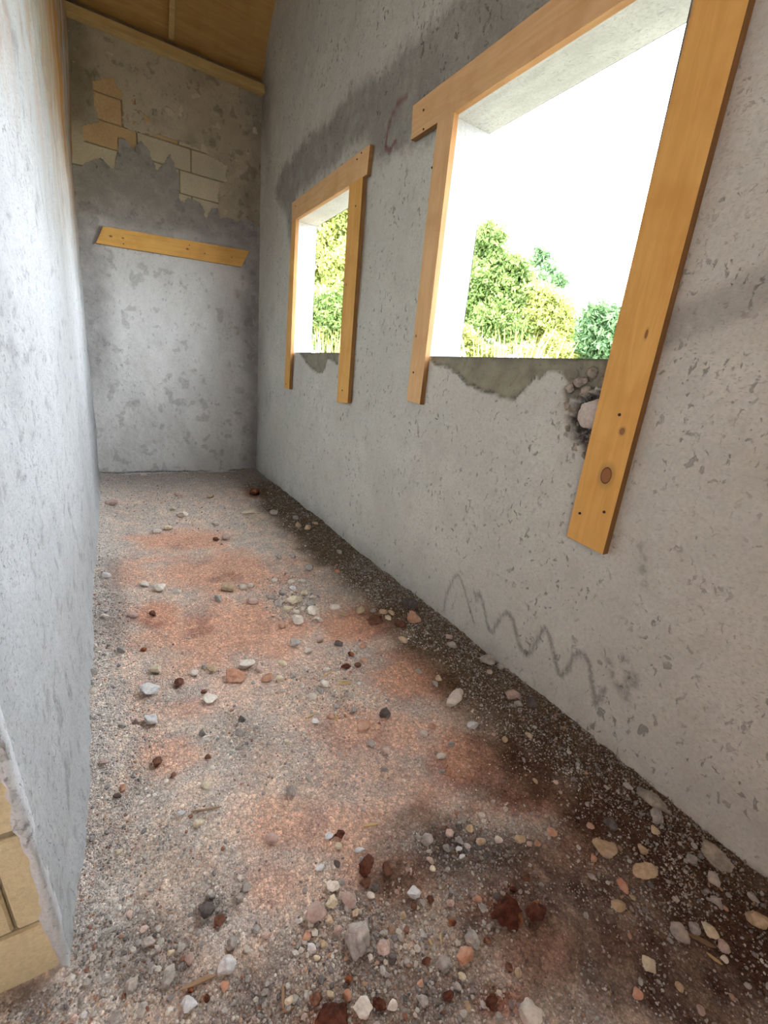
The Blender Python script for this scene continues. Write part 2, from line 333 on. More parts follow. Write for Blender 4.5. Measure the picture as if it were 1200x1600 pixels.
# openings
def opening(n, a, seed):
    y0, y1, z0, z1 = a
    e = empty('window_%d' % n, (XR, (y0+y1)/2, z0), 'structure')
    def panel(name, p0, du, dv, nu, nv, nrm):    # slightly uneven rendered face
        U, V = np.meshgrid(np.linspace(0, 1, nu), np.linspace(0, 1, nv), indexing='ij')
        P = np.array(p0)+U[..., None]*np.array(du)+V[..., None]*np.array(dv)
        am = (fbm(U*3+seed, V*3, 3, 3, seed)-.5)*.008*sm(0, .1, np.minimum(U, 1-U))*sm(0, .12, np.minimum(V, 1-V))
        P = P+am[..., None]*np.array(nrm)-np.array(e.location)
        i = np.arange(U.size).reshape(U.shape); F = np.stack([i[:-1, :-1], i[1:, :-1], i[1:, 1:], i[:-1, 1:]], -1).reshape(-1, 4)
        return link(name, npmesh(name, P.reshape(-1, 3), F, M_reveal, None, True), e)
    panel('reveal_jamb', (XR-.004, y1, z0), (WT, 0, 0), (0, 0, z1-z0), 12, 40, (0, -1, 0))
    panel('reveal_jamb', (XR-.004, y0, z0), (WT, 0, 0), (0, 0, z1-z0), 12, 40, (0, 1, 0))
    panel('lintel_soffit', (XR-.004, y0, z1), (WT, 0, 0), (0, y1-y0, 0), 12, 40, (0, 0, -1))
    panel('sill_top', (XR+.0, y0, z0), (WT, 0, 0), (0, y1-y0, 0), 12, 40, (0, 0, 1))
    # thin ragged plaster arris standing around the opening
    bm = bmesh.new(); rr = random.Random(seed)
    def strip(p, q, inw):
        k = 26; prev = None
        for i in range(k+1):
            t = i/k; c = Vector(p).lerp(Vector(q), t); j = rr.uniform(.004, .010)
            a_ = bm.verts.new(c+Vector((-.006-j*.4, 0, 0))-Vector(inw)*j); b_ = bm.verts.new(c+Vector((-.007, 0, 0))+Vector(inw)*.003); c_ = bm.verts.new(c+Vector((.02, 0, 0))+Vector(inw)*.002)
            d_ = bm.verts.new(c+Vector((.006, 0, 0))-Vector(inw)*(j+.003))
            if prev:
                for s in range(3): bm.faces.new((prev[s], prev[s+1], (a_, b_, c_, d_)[s+1], (a_, b_, c_, d_)[s]))
                bm.faces.new((prev[3], prev[0], a_, d_))
            prev = (a_, b_, c_, d_)
    L = Vector(e.location)
    strip(Vector((XR, y1, z0))-L, Vector((XR, y1, z1))-L, (0, -1, 0)); strip(Vector((XR, y1, z1))-L, Vector((XR, y0, z1))-L, (0, 0, -1))
    link('plaster_arris', bm_mesh('plaster_arris', bm, M_reveal), e)
opening(1, W1, 1); opening(2, W2, 2)

# ------------------------------------------------------------------ left wall (its near end is a bare block jamb)
gy = grid_lines([(YJ, 2.6, .016), (2.6, YB, .03)], ()); gz = grid_lines([(-.12, 1.6, .016), (1.6, 5.6, .05)], ())
Y, Z = np.meshgrid(gy, gz, indexing='ij'); top = roof_z(Y)+.05; Zc = np.minimum(Z, top)
lean = -.07*np.clip(Z, 0, 3)*sm(2.2, .8, Y)+.05*sm(2.8, 3.9, Z)*sm(4.3, 5.4, Y)
rel = (fbm(Y, Z, 1.6, 3, 31)-.5)*.02+(fbm(Y, Z, 8, 3, 32)-.5)*.014+(fbm(Y, Z, 38, 2, 33)-.5)*.006
rel += sm(.16, .02, Z+.12*fbm(Y, Z, 5, 3, 34))*.022*sm(.8, 1.1, Y)
Xw = XL+lean+rel*sm(0, .02, Y-YJ+.01)
mud_dim = .42*sm(1.4, 2.6, Z+.5*(fbm(Y, Z*.3, 3, 3, 35)-.5))*sm(.3, .7, fbm(Y*4, Z*.3, 3, 3, 34))+.78*sm(2.0, 3.2, Z+.8*(fbm(Y*3, Z*.25, 2.5, 3, 36)-.5))*sm(2.6, 4.0, Y)*sm(.4, .62, fbm(Y*5, Z*.2, 3, 3, 37))  # first term dims the over-bright upper wall, second is mud streaks
paintL = np.stack([.16*sm(.5, .8, fbm(Y, Z*.5, 3, 4, 38)), .35*sm(.68, .8, fbm(Y, Z, 26, 2, 39)), np.zeros(Y.shape), np.zeros(Y.shape)], -1)
idx = np.arange(Y.size).reshape(Y.shape); Q = np.stack([idx[:-1, :-1], idx[1:, :-1], idx[1:, 1:], idx[:-1, 1:]], -1)
kp = Z[:-1, :-1] < top[:-1, :-1]
me = npmesh('wall_left', np.stack([Xw, Y, Zc], -1).reshape(-1, 3), Q[kp], M_wallL, {'paint': paintL.reshape(-1, 4), 'mud_dim': np.stack([mud_dim]*3+[np.ones(mud_dim.shape)], -1).reshape(-1, 4)}, True)
wall_left = link('wall_left', me, None, 'structure')
# mud wash on the far end; upper wall also toned down to cut its brightness
tt = M_wallL.node_tree; bs = tt.nodes['Principled BSDF']; src = bs.inputs['Base Color'].links[0].from_socket
at = tt.nodes.new('ShaderNodeAttribute'); at.attribute_name = 'mud_dim'; mx = tt.nodes.new('ShaderNodeMix'); mx.data_type = 'RGBA'
tt.links.new(at.outputs['Fac'], mx.inputs[0]); tt.links.new(src, mx.inputs[6]); mx.inputs[7].default_value = (*lin((176, 128, 78)), 1); tt.links.new(mx.outputs[2], bs.inputs['Base Color'])
# back side of the left wall + body
link('wall_core', boxm('wall_core', (XL-.36, YJ+.03, -.12), (XL-.27, YB, 5.3), M_mortar), wall_left)
# jamb blocks
def jx(z): return XL-.07*z-.006
zj = [(-.05, .135), (.145, .376), (.388, .60), (.612, .82), (.832, 1.04), (1.052, 1.26), (1.272, 1.48), (1.492, 1.7), (1.712, 1.92), (1.932, 2.14), (2.152, 2.36), (2.372, 2.9), (2.91, 3.6), (3.61, 4.7)]
for i, (z0, z1) in enumerate(zj):
    cut = .052 if i == 1 else (.085 if i % 2 else .15)
    for (a0, a1) in ((0.0, cut), (cut+.006, .40)):
        if a1-a0 < .02: continue
        f = [(jx(z0)-a0, YJ+.004*(i % 3), z0), (jx(z1)-a0, YJ+.004*(i % 3), z1), (jx(z1)-a1, YJ+.004*(i % 3), z1), (jx(z0)-a1, YJ+.004*(i % 3), z0)]
        b = [(x, YJ+.2, z) for x, y, z in f]
        link('concrete_block', prism(f, b, 'concrete_block', M_jambblock, .004), wall_left)
f = [(jx(-.1)-.004, YJ+.012, -.1), (jx(4.7)-.004, YJ+.012, 4.7), (jx(4.7)-.39, YJ+.012, 4.7), (jx(-.1)-.39, YJ+.012, -.1)]
link('joint_mortar', prism(f, [(x, y+.1, z) for x, y, z in f], 'joint_mortar', M_mortar), wall_left)
# ragged plaster edge that laps over the jamb
bm = bmesh.new(); prev = None; rr = random.Random(5)
for i in range(160):
    z = -.06+i*.02; j = .010+.014*fbm(z*30, 3., 1, 2, 41)+rr.uniform(-.004, .004); x = jx(z)
    ring = [bm.verts.new(p) for p in ((x+.010, YJ+.03, z), (x+.012, YJ-.002-rr.uniform(0, .010), z), (x+.005-j*.2, YJ-.006-rr.uniform(0, .010), z), (x+.006-j*.9, YJ-.002, z), (x+.008-j*.9, YJ+.02, z))]
    if prev:
        for s in range(4): bm.faces.new((prev[s], prev[s+1], ring[s+1], ring[s]))
    prev = ring
for fc in bm.faces: fc.smooth = True
link('plaster_edge', bm_mesh('plaster_edge', bm, M_edge), wall_left)

# ------------------------------------------------------------------ back wall: bare blocks above, plaster coats over them
wall_back = link('wall_back', boxm('wall_back', (XL-.3, YB+.008, -.2), (XR+WT, YB+.2, 4.0), M_mortar), None, 'structure')
JZ = [2.41, 2.61, 2.81, 3.01, 3.21, 3.41, 3.61, 3.81, 3.96]
tanpoly = [(-.1, 3.02), (.26, 2.95), (.29, 3.60), (.0, 3.62)]
for i in range(len(JZ)-1):
    o = (.365 if i % 2 == 0 else .255+.0)-.465*2
    if i % 2 == 1: o = .365-.93
    else: o = .255-.93
    xs = [o+.465*k for k in range(6)]
    for x0, x1 in zip(xs[:-1], xs[1:]):
        a, b = max(x0, XL-.1)+.005, min(x1, XR+.05)-.005
        if b-a < .03: continue
        j = rnd.uniform(-.002, .002)
        cx, cz = (a+b)/2, (JZ[i]+JZ[i+1])/2
        link('concrete_block', boxm('concrete_block', (a, YB+j, JZ[i]+.005), (b, YB+.1, JZ[i+1]-.005), M_blocktan if (a < .28 and JZ[i] > 2.9 and JZ[i] < 3.5) else M_block, .004), wall_back)
def bpts(L): return [(p.x, p.z) for p in (on(90+x/3.636, 50+y/3.636, 1, YB) for x, y in L)]
RAG = bpts([(-60, 740), (60, 740), (130, 760), (240, 715), (300, 770), (320, 780), (345, 680), (345, 600), (385, 615), (410, 650), (432, 672), (440, 640), (470, 620), (510, 660), (540, 740), (565, 790), (600, 750), (640, 700), (660, 750), (685, 800), (690, 960), (720, 975), (740, 945), (800, 965), (830, 1010), (845, 1070), (880, 1010), (910, 1005), (920, 1060), (960, 1050), (1020, 1080), (1060, 1060), (1150, 1110), (1300, 1160)])
LOW = RAG+[(XR+.3, -.3), (XL-.3, -.3)]
BARE = [bpts([(195, 290), (250, 270), (320, 255), (345, 320), (370, 350), (372, 540), (420, 560), (480, 580), (560, 585), (750, 640), (780, 650), (960, 760), (960, 850), (915, 860), (912, 1000), (840, 1100), (560, 1100), (300, 900), (60, 760), (100, 700), (150, 620), (145, 540), (235, 510), (205, 400)]), bpts([(80, 620), (200, 660), (240, 720), (60, 740)])]
def coat(name, mask, x0, x1, z0, z1, st, yf, mat, paintf):
    xs = np.arange(x0, x1+st/2, st); zs = np.arange(z0, z1+st/2, st); X, Z = np.meshgrid(xs, zs, indexing='ij')
    cx = X[:-1, :-1]+st/2; cz = Z[:-1, :-1]+st/2; K = mask(cx, cz)
    n = X.size; i = np.arange(n).reshape(X.shape); Yf = yf(X, Z)
    V = np.concatenate([np.stack([X, Yf, Z], -1).reshape(-1, 3), np.stack([X, np.full(X.shape, YB+.006), Z], -1).reshape(-1, 3)])
    F = [np.stack([i[:-1, :-1], i[1:, :-1], i[1:, 1:], i[:-1, 1:]], -1)[K]]
    Kp = np.pad(K, 1); A = Kp[1:-1, 1:-1]
    for (nb, p, q) in ((Kp[:-2, 1:-1], i[:-1, :-1], i[:-1, 1:]), (Kp[2:, 1:-1], i[1:, 1:], i[1:, :-1]), (Kp[1:-1, :-2], i[1:, :-1], i[:-1, :-1]), (Kp[1:-1, 2:], i[:-1, 1:], i[1:, 1:])):
        s = A & ~nb; F.append(np.stack([p[s], q[s], q[s]+n, p[s]+n], -1))
    F = np.concatenate(F); used = np.unique(F); rm = np.full(2*n, -1); rm[used] = np.arange(len(used))
    P = paintf(X, Z).reshape(-1, 4); P = np.concatenate([P, P])
    return link(name, npmesh(name, V[used], rm[F], mat, {'paint': P[used]}), wall_back)
def nz(X, Z): return (fbm(X, Z, 22, 3, 51)-.5)*.035
def lowpaint(X, Z):
    n = fbm(X, Z, 3, 4, 52)
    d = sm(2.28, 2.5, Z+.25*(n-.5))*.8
    d = np.maximum(d, .75*sm(.3, .02, X-XL+.25*(n-.5))*sm(.6, 1.2, Z)); d = np.maximum(d, .85*sm(.3, .03, XR-X+.25*(n-.5)))  # darker into the left and right corners
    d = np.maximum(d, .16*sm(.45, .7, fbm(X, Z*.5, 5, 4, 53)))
    g = .28*sm(.64, .74, fbm(X, Z, 11, 3, 54))
    g = np.maximum(g, .85*sm(.016, .004, abs(Z-.012-.03*(fbm(X, Z*0, 8, 3, 90)-.5)))*sm(.35, .55, fbm(X, Z*0, 3, 2, 91)))
    return np.stack([d, g, np.zeros(X.shape), np.zeros(X.shape)], -1)
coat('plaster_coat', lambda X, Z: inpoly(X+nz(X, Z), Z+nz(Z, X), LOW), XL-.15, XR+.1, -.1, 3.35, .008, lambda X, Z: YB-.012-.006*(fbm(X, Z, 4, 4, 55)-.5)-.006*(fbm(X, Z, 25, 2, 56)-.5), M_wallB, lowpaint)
def washmask(X, Z):
    m = ~inpoly(X+nz(X, Z), Z+nz(Z, X), LOW)
    for b in BARE: m &= ~inpoly(X+nz(X, Z), Z+nz(Z, X), b)
    return m & (Z < 3.9) & (fbm(X, Z, 10, 3, 57) < .74)
def washpaint(X, Z):
    n = fbm(X, Z, 4, 4, 58)
    d = .75*sm(.45, .05, X-XL+.35*(n-.5))*sm(3.0, 3.2, Z); d = np.maximum(d, .6*sm(.35, .05, XR-X+.3*(n-.5))); d = np.maximum(d, .28*sm(.5, .72, fbm(X, Z, 6, 4, 59)))  # darker at both ends, plus random blotches
    return np.stack([d, .4*sm(.72, .8, fbm(X, Z, 14, 2, 60)), np.zeros(X.shape), np.zeros(X.shape)], -1)
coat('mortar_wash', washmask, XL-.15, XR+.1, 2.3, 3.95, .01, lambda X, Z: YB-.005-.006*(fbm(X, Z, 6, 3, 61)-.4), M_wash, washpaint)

# ------------------------------------------------------------------ ceiling: sloping plywood on laths
ceil = empty('ceiling', (.7, YB, ZP), 'structure'); CL = Vector(ceil.location)
def slope_board(name, x0, x1, s0, s1, lift, th, mat, skew=0.0):
    """board lying on the roof slope; s along the slope from the back wall, lift below the plane"""
    c, s = 1/math.sqrt(1+PITCH**2), PITCH/math.sqrt(1+PITCH**2)
    def P(x, t, n): return Vector((x, YB-c*t-s*n, ZP+s*t-c*n))
    o = P((x0+x1)/2, (s0+s1)/2, lift+th/2)
    f = [P(x0, s0, lift), P(x1, s0, lift), P(x1+skew, s1, lift), P(x0+skew, s1, lift)]; b = [P(x0, s0, lift+th), P(x1, s0, lift+th), P(x1+skew, s1, lift+th), P(x0+skew, s1, lift+th)]
    me = prism([p-o for p in f], [p-o for p in b], name, mat, .002); ob = link(name, me, ceil); ob.location = o-CL; return ob
SL = (YB-3.9)*math.sqrt(1+PITCH**2)
tot = SL
seams = [-.25, .62, 1.235, tot+.03]
for a, b in zip(seams[:-1], seams[1:]):
    for x0, x1 in ((XL-.3, .70), (.703, XR+.25)):
        slope_board('plywood_panel', x0, x1, a+.0015, b-.0015, -.018, .018, M_ply)
slope_board('rafter', .655, .70, .02, 1.7, .0, .05, M_plate, -.02)
for s_ in (.62, 1.235): slope_board('roof_lath', .75, XR+.2, s_-.02, s_+.02, .0, .018, M_ply)
slope_board('light_leak_cover', XL-.4, XR+.3, -.3, tot+.1, -.06, .02, M_mortar)  # unseen sheet added over the panels to stop light leaking through
pz = boxm('wall_plate', (XL-.1-CL.x, -.085, 3.855-CL.z), (XR+.04-CL.x, .02, 3.925-CL.z), M_plate, .004); pp = link('wall_plate', pz, ceil)
# the rest of the roof falls towards the unseen front wall
f = [(XL-2.6, 3.93, roof_z(3.9)+.02), (XR+.3, 3.93, roof_z(3.9)+.02), (XR+.3, -2.1, float(roof_z(-2.1))), (XL-2.6, -2.1, float(roof_z(-2.1)))]
ob = link('plywood_panel', prism([Vector(p)-CL for p in f], [Vector(p)+Vector((0, 0, .02))-CL for p in f], 'plywood_panel', M_ply), ceil)

# ------------------------------------------------------------------ the space behind the camera
wf = link('wall_front', boxm('wall_front', (-2.75, -2.15, -.2), (XR+.2, -2.0, 1.5), M_mortar), None, 'structure')
for a_, b_ in (((-2.75, -2.15, 1.5), (-1.9, -2.0, 3.2)), ((-1.25, -2.15, 1.5), (XR+.2, -2.0, 3.2)), ((-2.75, -2.15, 3.2), (XR+.2, -2.0, 4.4))): link('wall_section', boxm('wall_section', a_, b_, M_mortar), wf)  # invented opening left between these pieces, sized to let fill light in
wo = link('wall_outer', boxm('wall_outer', (-2.75, -2.1, -.2), (-2.6, YB, 5.6), M_wallB), None, 'structure')

# ------------------------------------------------------------------ floor
REDB = [(285, 845, 85, 22, .8), (400, 770, 24, 9, .9), (340, 895, 150, 40, .75), (350, 985, 190, 60, .8), (245, 965, 55, 35, .9), (295, 1105, 55, 30, .5), (270, 1180, 60, 40, .55), (570, 975, 90, 40, .9), (640, 1060, 90, 55, .8), (560, 1150, 130, 60, .6),
        (720, 1200, 110, 60, .85), (820, 1240, 110, 60, .8), (900, 1330, 80, 60, .55), (500, 1290, 120, 60, .55), (430, 1380, 70, 60, .45), (620, 1370, 60, 40, .6), (850, 1480, 90, 70, .6), (960, 1480, 60, 50, .4), (780, 1565, 60, 40, .95), (520, 1590, 60, 22, 1.0), (770, 1415, 60, 35, .8), (560, 1355, 50, 40, .5), (200, 900, 60, 30, .6), (360, 1000, 240, 120, .3), (600, 1200, 200, 100, .3)]
DKB = [(200, 1490, 120, 90, .8), (330, 1420, 50, 50, .6), (720, 1325, 110, 45, .7), (170, 960, 35, 70, .5), (165, 900, 30, 50, .6), (560, 1470, 120, 60, .35), (640, 1560, 160, 60, .5), (400, 1570, 100, 60, .6), (60, 1570, 80, 50, .9), (230, 1340, 110, 60, .3), (380, 1150, 70, 50, .3), (240, 740, 110, 30, .3)]
HEAP = [(560, 1490, 150, 110, 1), (640, 1570, 200, 60, .9), (725, 1330, 110, 48, .9), (462, 932, 52, 42, 1), (200, 1490, 130, 110, .9), (325, 1440, 60, 60, .7), (510, 1080, 90, 50, .7), (378, 1150, 55, 45, .8), (160, 1000, 34, 160, .8), (480, 1180, 90, 60, .4), (760, 1400, 90, 60, .6), (420, 1570, 110, 60, .9), (560, 1035, 60, 30, .5), (1050, 1380, 140, 110, .6), (420, 810, 90, 30, .4), (250, 780, 120, 50, .5)]
def blobs(px, py, B, n):
    r = np.zeros(px.shape)
    for cx, cy, rx, ry, a in B: r = np.maximum(r, a*sm(1.25, .35, np.hypot((px-cx)/rx, (py-cy)/ry)+(n-.5)*1.1))
    return r
def floor_z(x, y):
    x = np.asarray(x, float); y = np.asarray(y, float)
    z = -.035*sm(.0, .35, XR-x)*sm(.0, .25, x-XL+.02)
    z = z+.016*sm(.40, .05, XR-x+.16*(fbm(x, y, 3, 3, 71)-.5))
    z = z+.02*sm(.3, .02, YB-y)
    z = z+(fbm(x, y, 16, 3, 78)-.45)*.035*sm(.42, .15, XR-x)*sm(0, .03, XR-x)
    z = z+(fbm(x, y, 2.3, 3, 72)-.5)*.035+(fbm(x, y, 9, 3, 73)-.5)*.014+(fbm(x, y, 34, 3, 74)-.5)*.011
    return z
def soil_col(x, y, z):
    px, py = project(x, y, z); n = fbm(x, y, 7, 4, 75); n2 = fbm(x, y, 16, 4, 76)
    rd = blobs(px, py, REDB, n); dk = blobs(px, py, DKB, n2)
    c = np.array(lin((240, 218, 200)))*np.ones(x.shape+(1,))
    gr = np.array(lin((212, 202, 194))); c = c+(gr-c)*(sm(.35, .65, n2)*.8)[..., None]
    r1 = np.array(lin((238, 178, 148))); r2 = np.array(lin((172, 98, 72)))
    rc = r1+(r2-r1)*(sm(.52, .7, n)*.8)[..., None]
    c = c+(rc-c)*(rd*.95)[..., None]
    c = c+(np.array(lin((118, 113, 114)))-c)*(dk*.85)[..., None]
    bank = sm(.46, .22, XR-x+.2*(n-.5)); bank_shade = np.array(lin((92, 76, 56))); c = c+(bank_shade-c)*(bank*.92)[..., None]  # bank soil darkened past its own brown: wall shade put into the colour
    dark_near = blobs(px, py, [(900, 1400, 330, 200, 1), (1020, 1500, 300, 170, 1), (815, 1225, 115, 85, .8), (640, 1540, 330, 90, .6), (480, 1600, 300, 40, .5)], n)*(.55+.6*n2); c = c+(np.array(lin((90, 66, 56)))-c)*np.clip(dark_near*.97, 0, .97)[..., None]  # darker brown soil over the near right and front floor
    spill = sm(.16, .03, x-XL+.14*(n-.5))*(x > XL-.02); c = c+(np.array(lin((228, 222, 216)))-c)*(spill*.6)[..., None]
    back = sm(.9, .2, YB-y+.5*(n-.5)); c = c+(np.array(lin((192, 184, 176)))-c)*(back*.7)[..., None]
    return c
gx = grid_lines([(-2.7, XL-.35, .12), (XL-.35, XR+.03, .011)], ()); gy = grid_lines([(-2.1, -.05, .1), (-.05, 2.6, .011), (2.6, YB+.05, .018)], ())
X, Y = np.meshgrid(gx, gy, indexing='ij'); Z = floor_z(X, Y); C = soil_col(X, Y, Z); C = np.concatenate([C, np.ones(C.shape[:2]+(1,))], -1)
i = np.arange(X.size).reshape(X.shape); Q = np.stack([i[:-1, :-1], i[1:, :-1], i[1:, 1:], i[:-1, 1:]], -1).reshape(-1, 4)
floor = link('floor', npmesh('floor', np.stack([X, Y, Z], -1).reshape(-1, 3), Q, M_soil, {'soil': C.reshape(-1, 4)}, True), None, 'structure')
def floor_hit(px, py):
    d = ray(px, py); z = 0.0; p = None
    for _ in range(8):
        p = CAM+d*((z-CAM.z)/d.z); z = float(floor_z(p.x, p.y))
    return Vector((p.x, p.y, z)), (p-CAM).dot(CF)

# ------------------------------------------------------------------ boards
def board(name, corners, ax, val, th, gap, mat_args, label, group, cat='board', nails=()):
    """corners: four points on the wall plane, first two at one end, in order round the board"""
    n = Vector((-1, 0, 0)) if ax == 0 else Vector((0, -1, 0))
    a, b, c, d = corners
    ctr = (a+b+c+d)/4; xd = ((c+d)-(a+b)); xd -= n*xd.dot(n); xd.normalize(); yd = n.cross(xd)
    M = Matrix((xd, yd, n)).transposed().to_4x4(); M.translation = ctr+n*gap
    Mi = M.inverted()
    fr = [Mi @ (p+n*(gap+th)) for p in corners]; bk = [Mi @ (p+n*gap) for p in corners]
    o = empty(name, (0, 0, 0)); o.matrix_world = M
    kn = [tuple(v for v in ((Mi @ p).x, (Mi @ p).y, ru, rv)) for p, ru, rv in mat_args[2]]
    mat = wood(name+'_pine', mat_args[0], mat_args[1], kn)
    # long sides broken into a few slightly uneven steps
    def sub(L):
        out = []
        for i, p in enumerate(L):
            q = L[(i+1) % 4]; k = 8 if (q-p).length > .35 else 1
            for s in range(k): out.append((i, s, p.lerp(q, s/k)))
        return out
    rr = random.Random(len(label)); F, B = sub(fr), sub(bk); js = [rr.uniform(-.0012, .0012) for _ in F]
    f2 = [p+Vector((0, j if s else 0, 0)) for (i, s, p), j in zip(F, js)]; b2 = [p+Vector((0, j if s else 0, 0)) for (i, s, p), j in zip(B, js)]
    me = prism(f2, b2, 'plank', mat, .0015); me.materials.append(M_sawn)
    for pf in me.polygons:
        if abs(pf.normal.z) < .5: pf.material_index = 1
    link('plank', me, o)
    for p in nails:
        q = Mi @ p
        bm = bmesh.new(); bmesh.ops.create_cone(bm, segments=10, radius1=.0055, radius2=.0045, depth=.004, cap_ends=True)
        nn = link('nail', bm_mesh('nail', bm, M_nail), o); nn.location = (q.x, q.y, th+.0012)
    return tag(o, label, cat, group)
GAP, TH = .008, .030
M_sawn = wood('sawn_edge', lin((150, 108, 66)), lin((112, 78, 48)), ())
XF = XR-GAP-TH
def rp(x, y): return Vector((XR, *(on(x, y, 0, XF)[1:])))       # front face seen at that pixel, moved onto the wall plane
def ryz(y, z): return Vector((XR, y, z))
def R_(L): return [rp(*p) for p in L]
Wc = (lin((238, 188, 110)), lin((218, 162, 84)))
Wp = (lin((236, 196, 146)), lin((222, 174, 120)))
b0, b1 = rp(885, 838), rp(942, 867); t1, t0 = rp(1150, 75), rp(1070, 60)
def ext(p, q, z): s = (z-p.z)/(q.z-p.z); return p.lerp(q, s)
board('wooden_board', [b1, b0, ext(b0, t0, 2.515), ext(b1, t1, 2.515)], 0, XR, TH, GAP, (*Wc, [(rp(947, 743), .028, .019), (rp(972, 674), .010, .008), (rp(1010, 522), .012, .004)]),
      'wide knotty pine board upright on the right side of the large near window', 'boards nailed round the near window', nails=R_([(968, 648), (906, 802), (944, 800)]))
h0, h1 = rp(642, 219), rp(645, 165); zt = rp(870, 0).z
board('wooden_board', [h0, h1, ryz(.80, zt), ryz(.80, zt-.155)], 0, XR, TH, GAP, (*Wp, []), 'long pine header board across the top of the large near window', 'boards nailed round the near window', nails=R_([(662, 172), (662, 202)]))
q0, q1 = rp(635, 626), rp(656, 632); u0, u1 = rp(682, 203), rp(708, 187)
board('wooden_board', [q1, q0, ext(q0, u0, 2.50), ext(q1, u1, 2.50)], 0, XR, TH, GAP, (*Wp, [(rp(650, 525), .006, .005)]), 'pale narrow pine board upright on the left side of the large near window', 'boards nailed round the near window', nails=R_([(646, 582), (675, 262)]))
board('wooden_board', [rp(456, 346), rp(456, 317), rp(578, 225), rp(573, 273)], 0, XR, TH, GAP, (*Wp, []), 'slanting pine header board above the small far window', 'boards nailed round the far window', nails=R_([(565, 239), (558, 249), (462, 322)]))
q0, q1 = rp(526, 629), rp(543, 630); u0, u1 = rp(546, 287), rp(567, 279)
board('wooden_board', [q1, q0, ext(q0, u0, 2.50), ext(q1, u1, 2.50)], 0, XR, TH, GAP, (*Wc, [(rp(541, 445), .006, .004)]), 'yellow pine board upright on the right side of the small far window', 'boards nailed round the far window', nails=R_([(556, 322), (535, 610)]))
q0, q1 = rp(444, 606), rp(452, 608); u0, u1 = rp(456, 347), rp(462, 346)
board('wooden_board', [q1, q0, ext(q0, u0, 2.515), ext(q1, u1, 2.515)], 0, XR, TH, GAP, (*Wc, []), 'thin pine board upright on the left side of the small far window', 'boards nailed round the far window', nails=R_([(447, 600)]))
def bp(x, y): return Vector((on(x, y, 1, YB-.03-.022)[0], YB-.012, on(x, y, 1, YB-.03-.022)[2]))
board('wooden_board', [bp(150, 380), bp(161, 353), bp(390, 392), bp(377, 417)], 1, YB, .022, .016, (*Wc, [(bp(173, 369), .010, .007), (bp(192, 372), .008, .006), (bp(293, 389), .011, .007), (bp(320, 396), .006, .005)]),
      'single pine plank fixed slightly sloping across the end wall', None, nails=[bp(296, 383), bp(362, 402), bp(193, 381)])

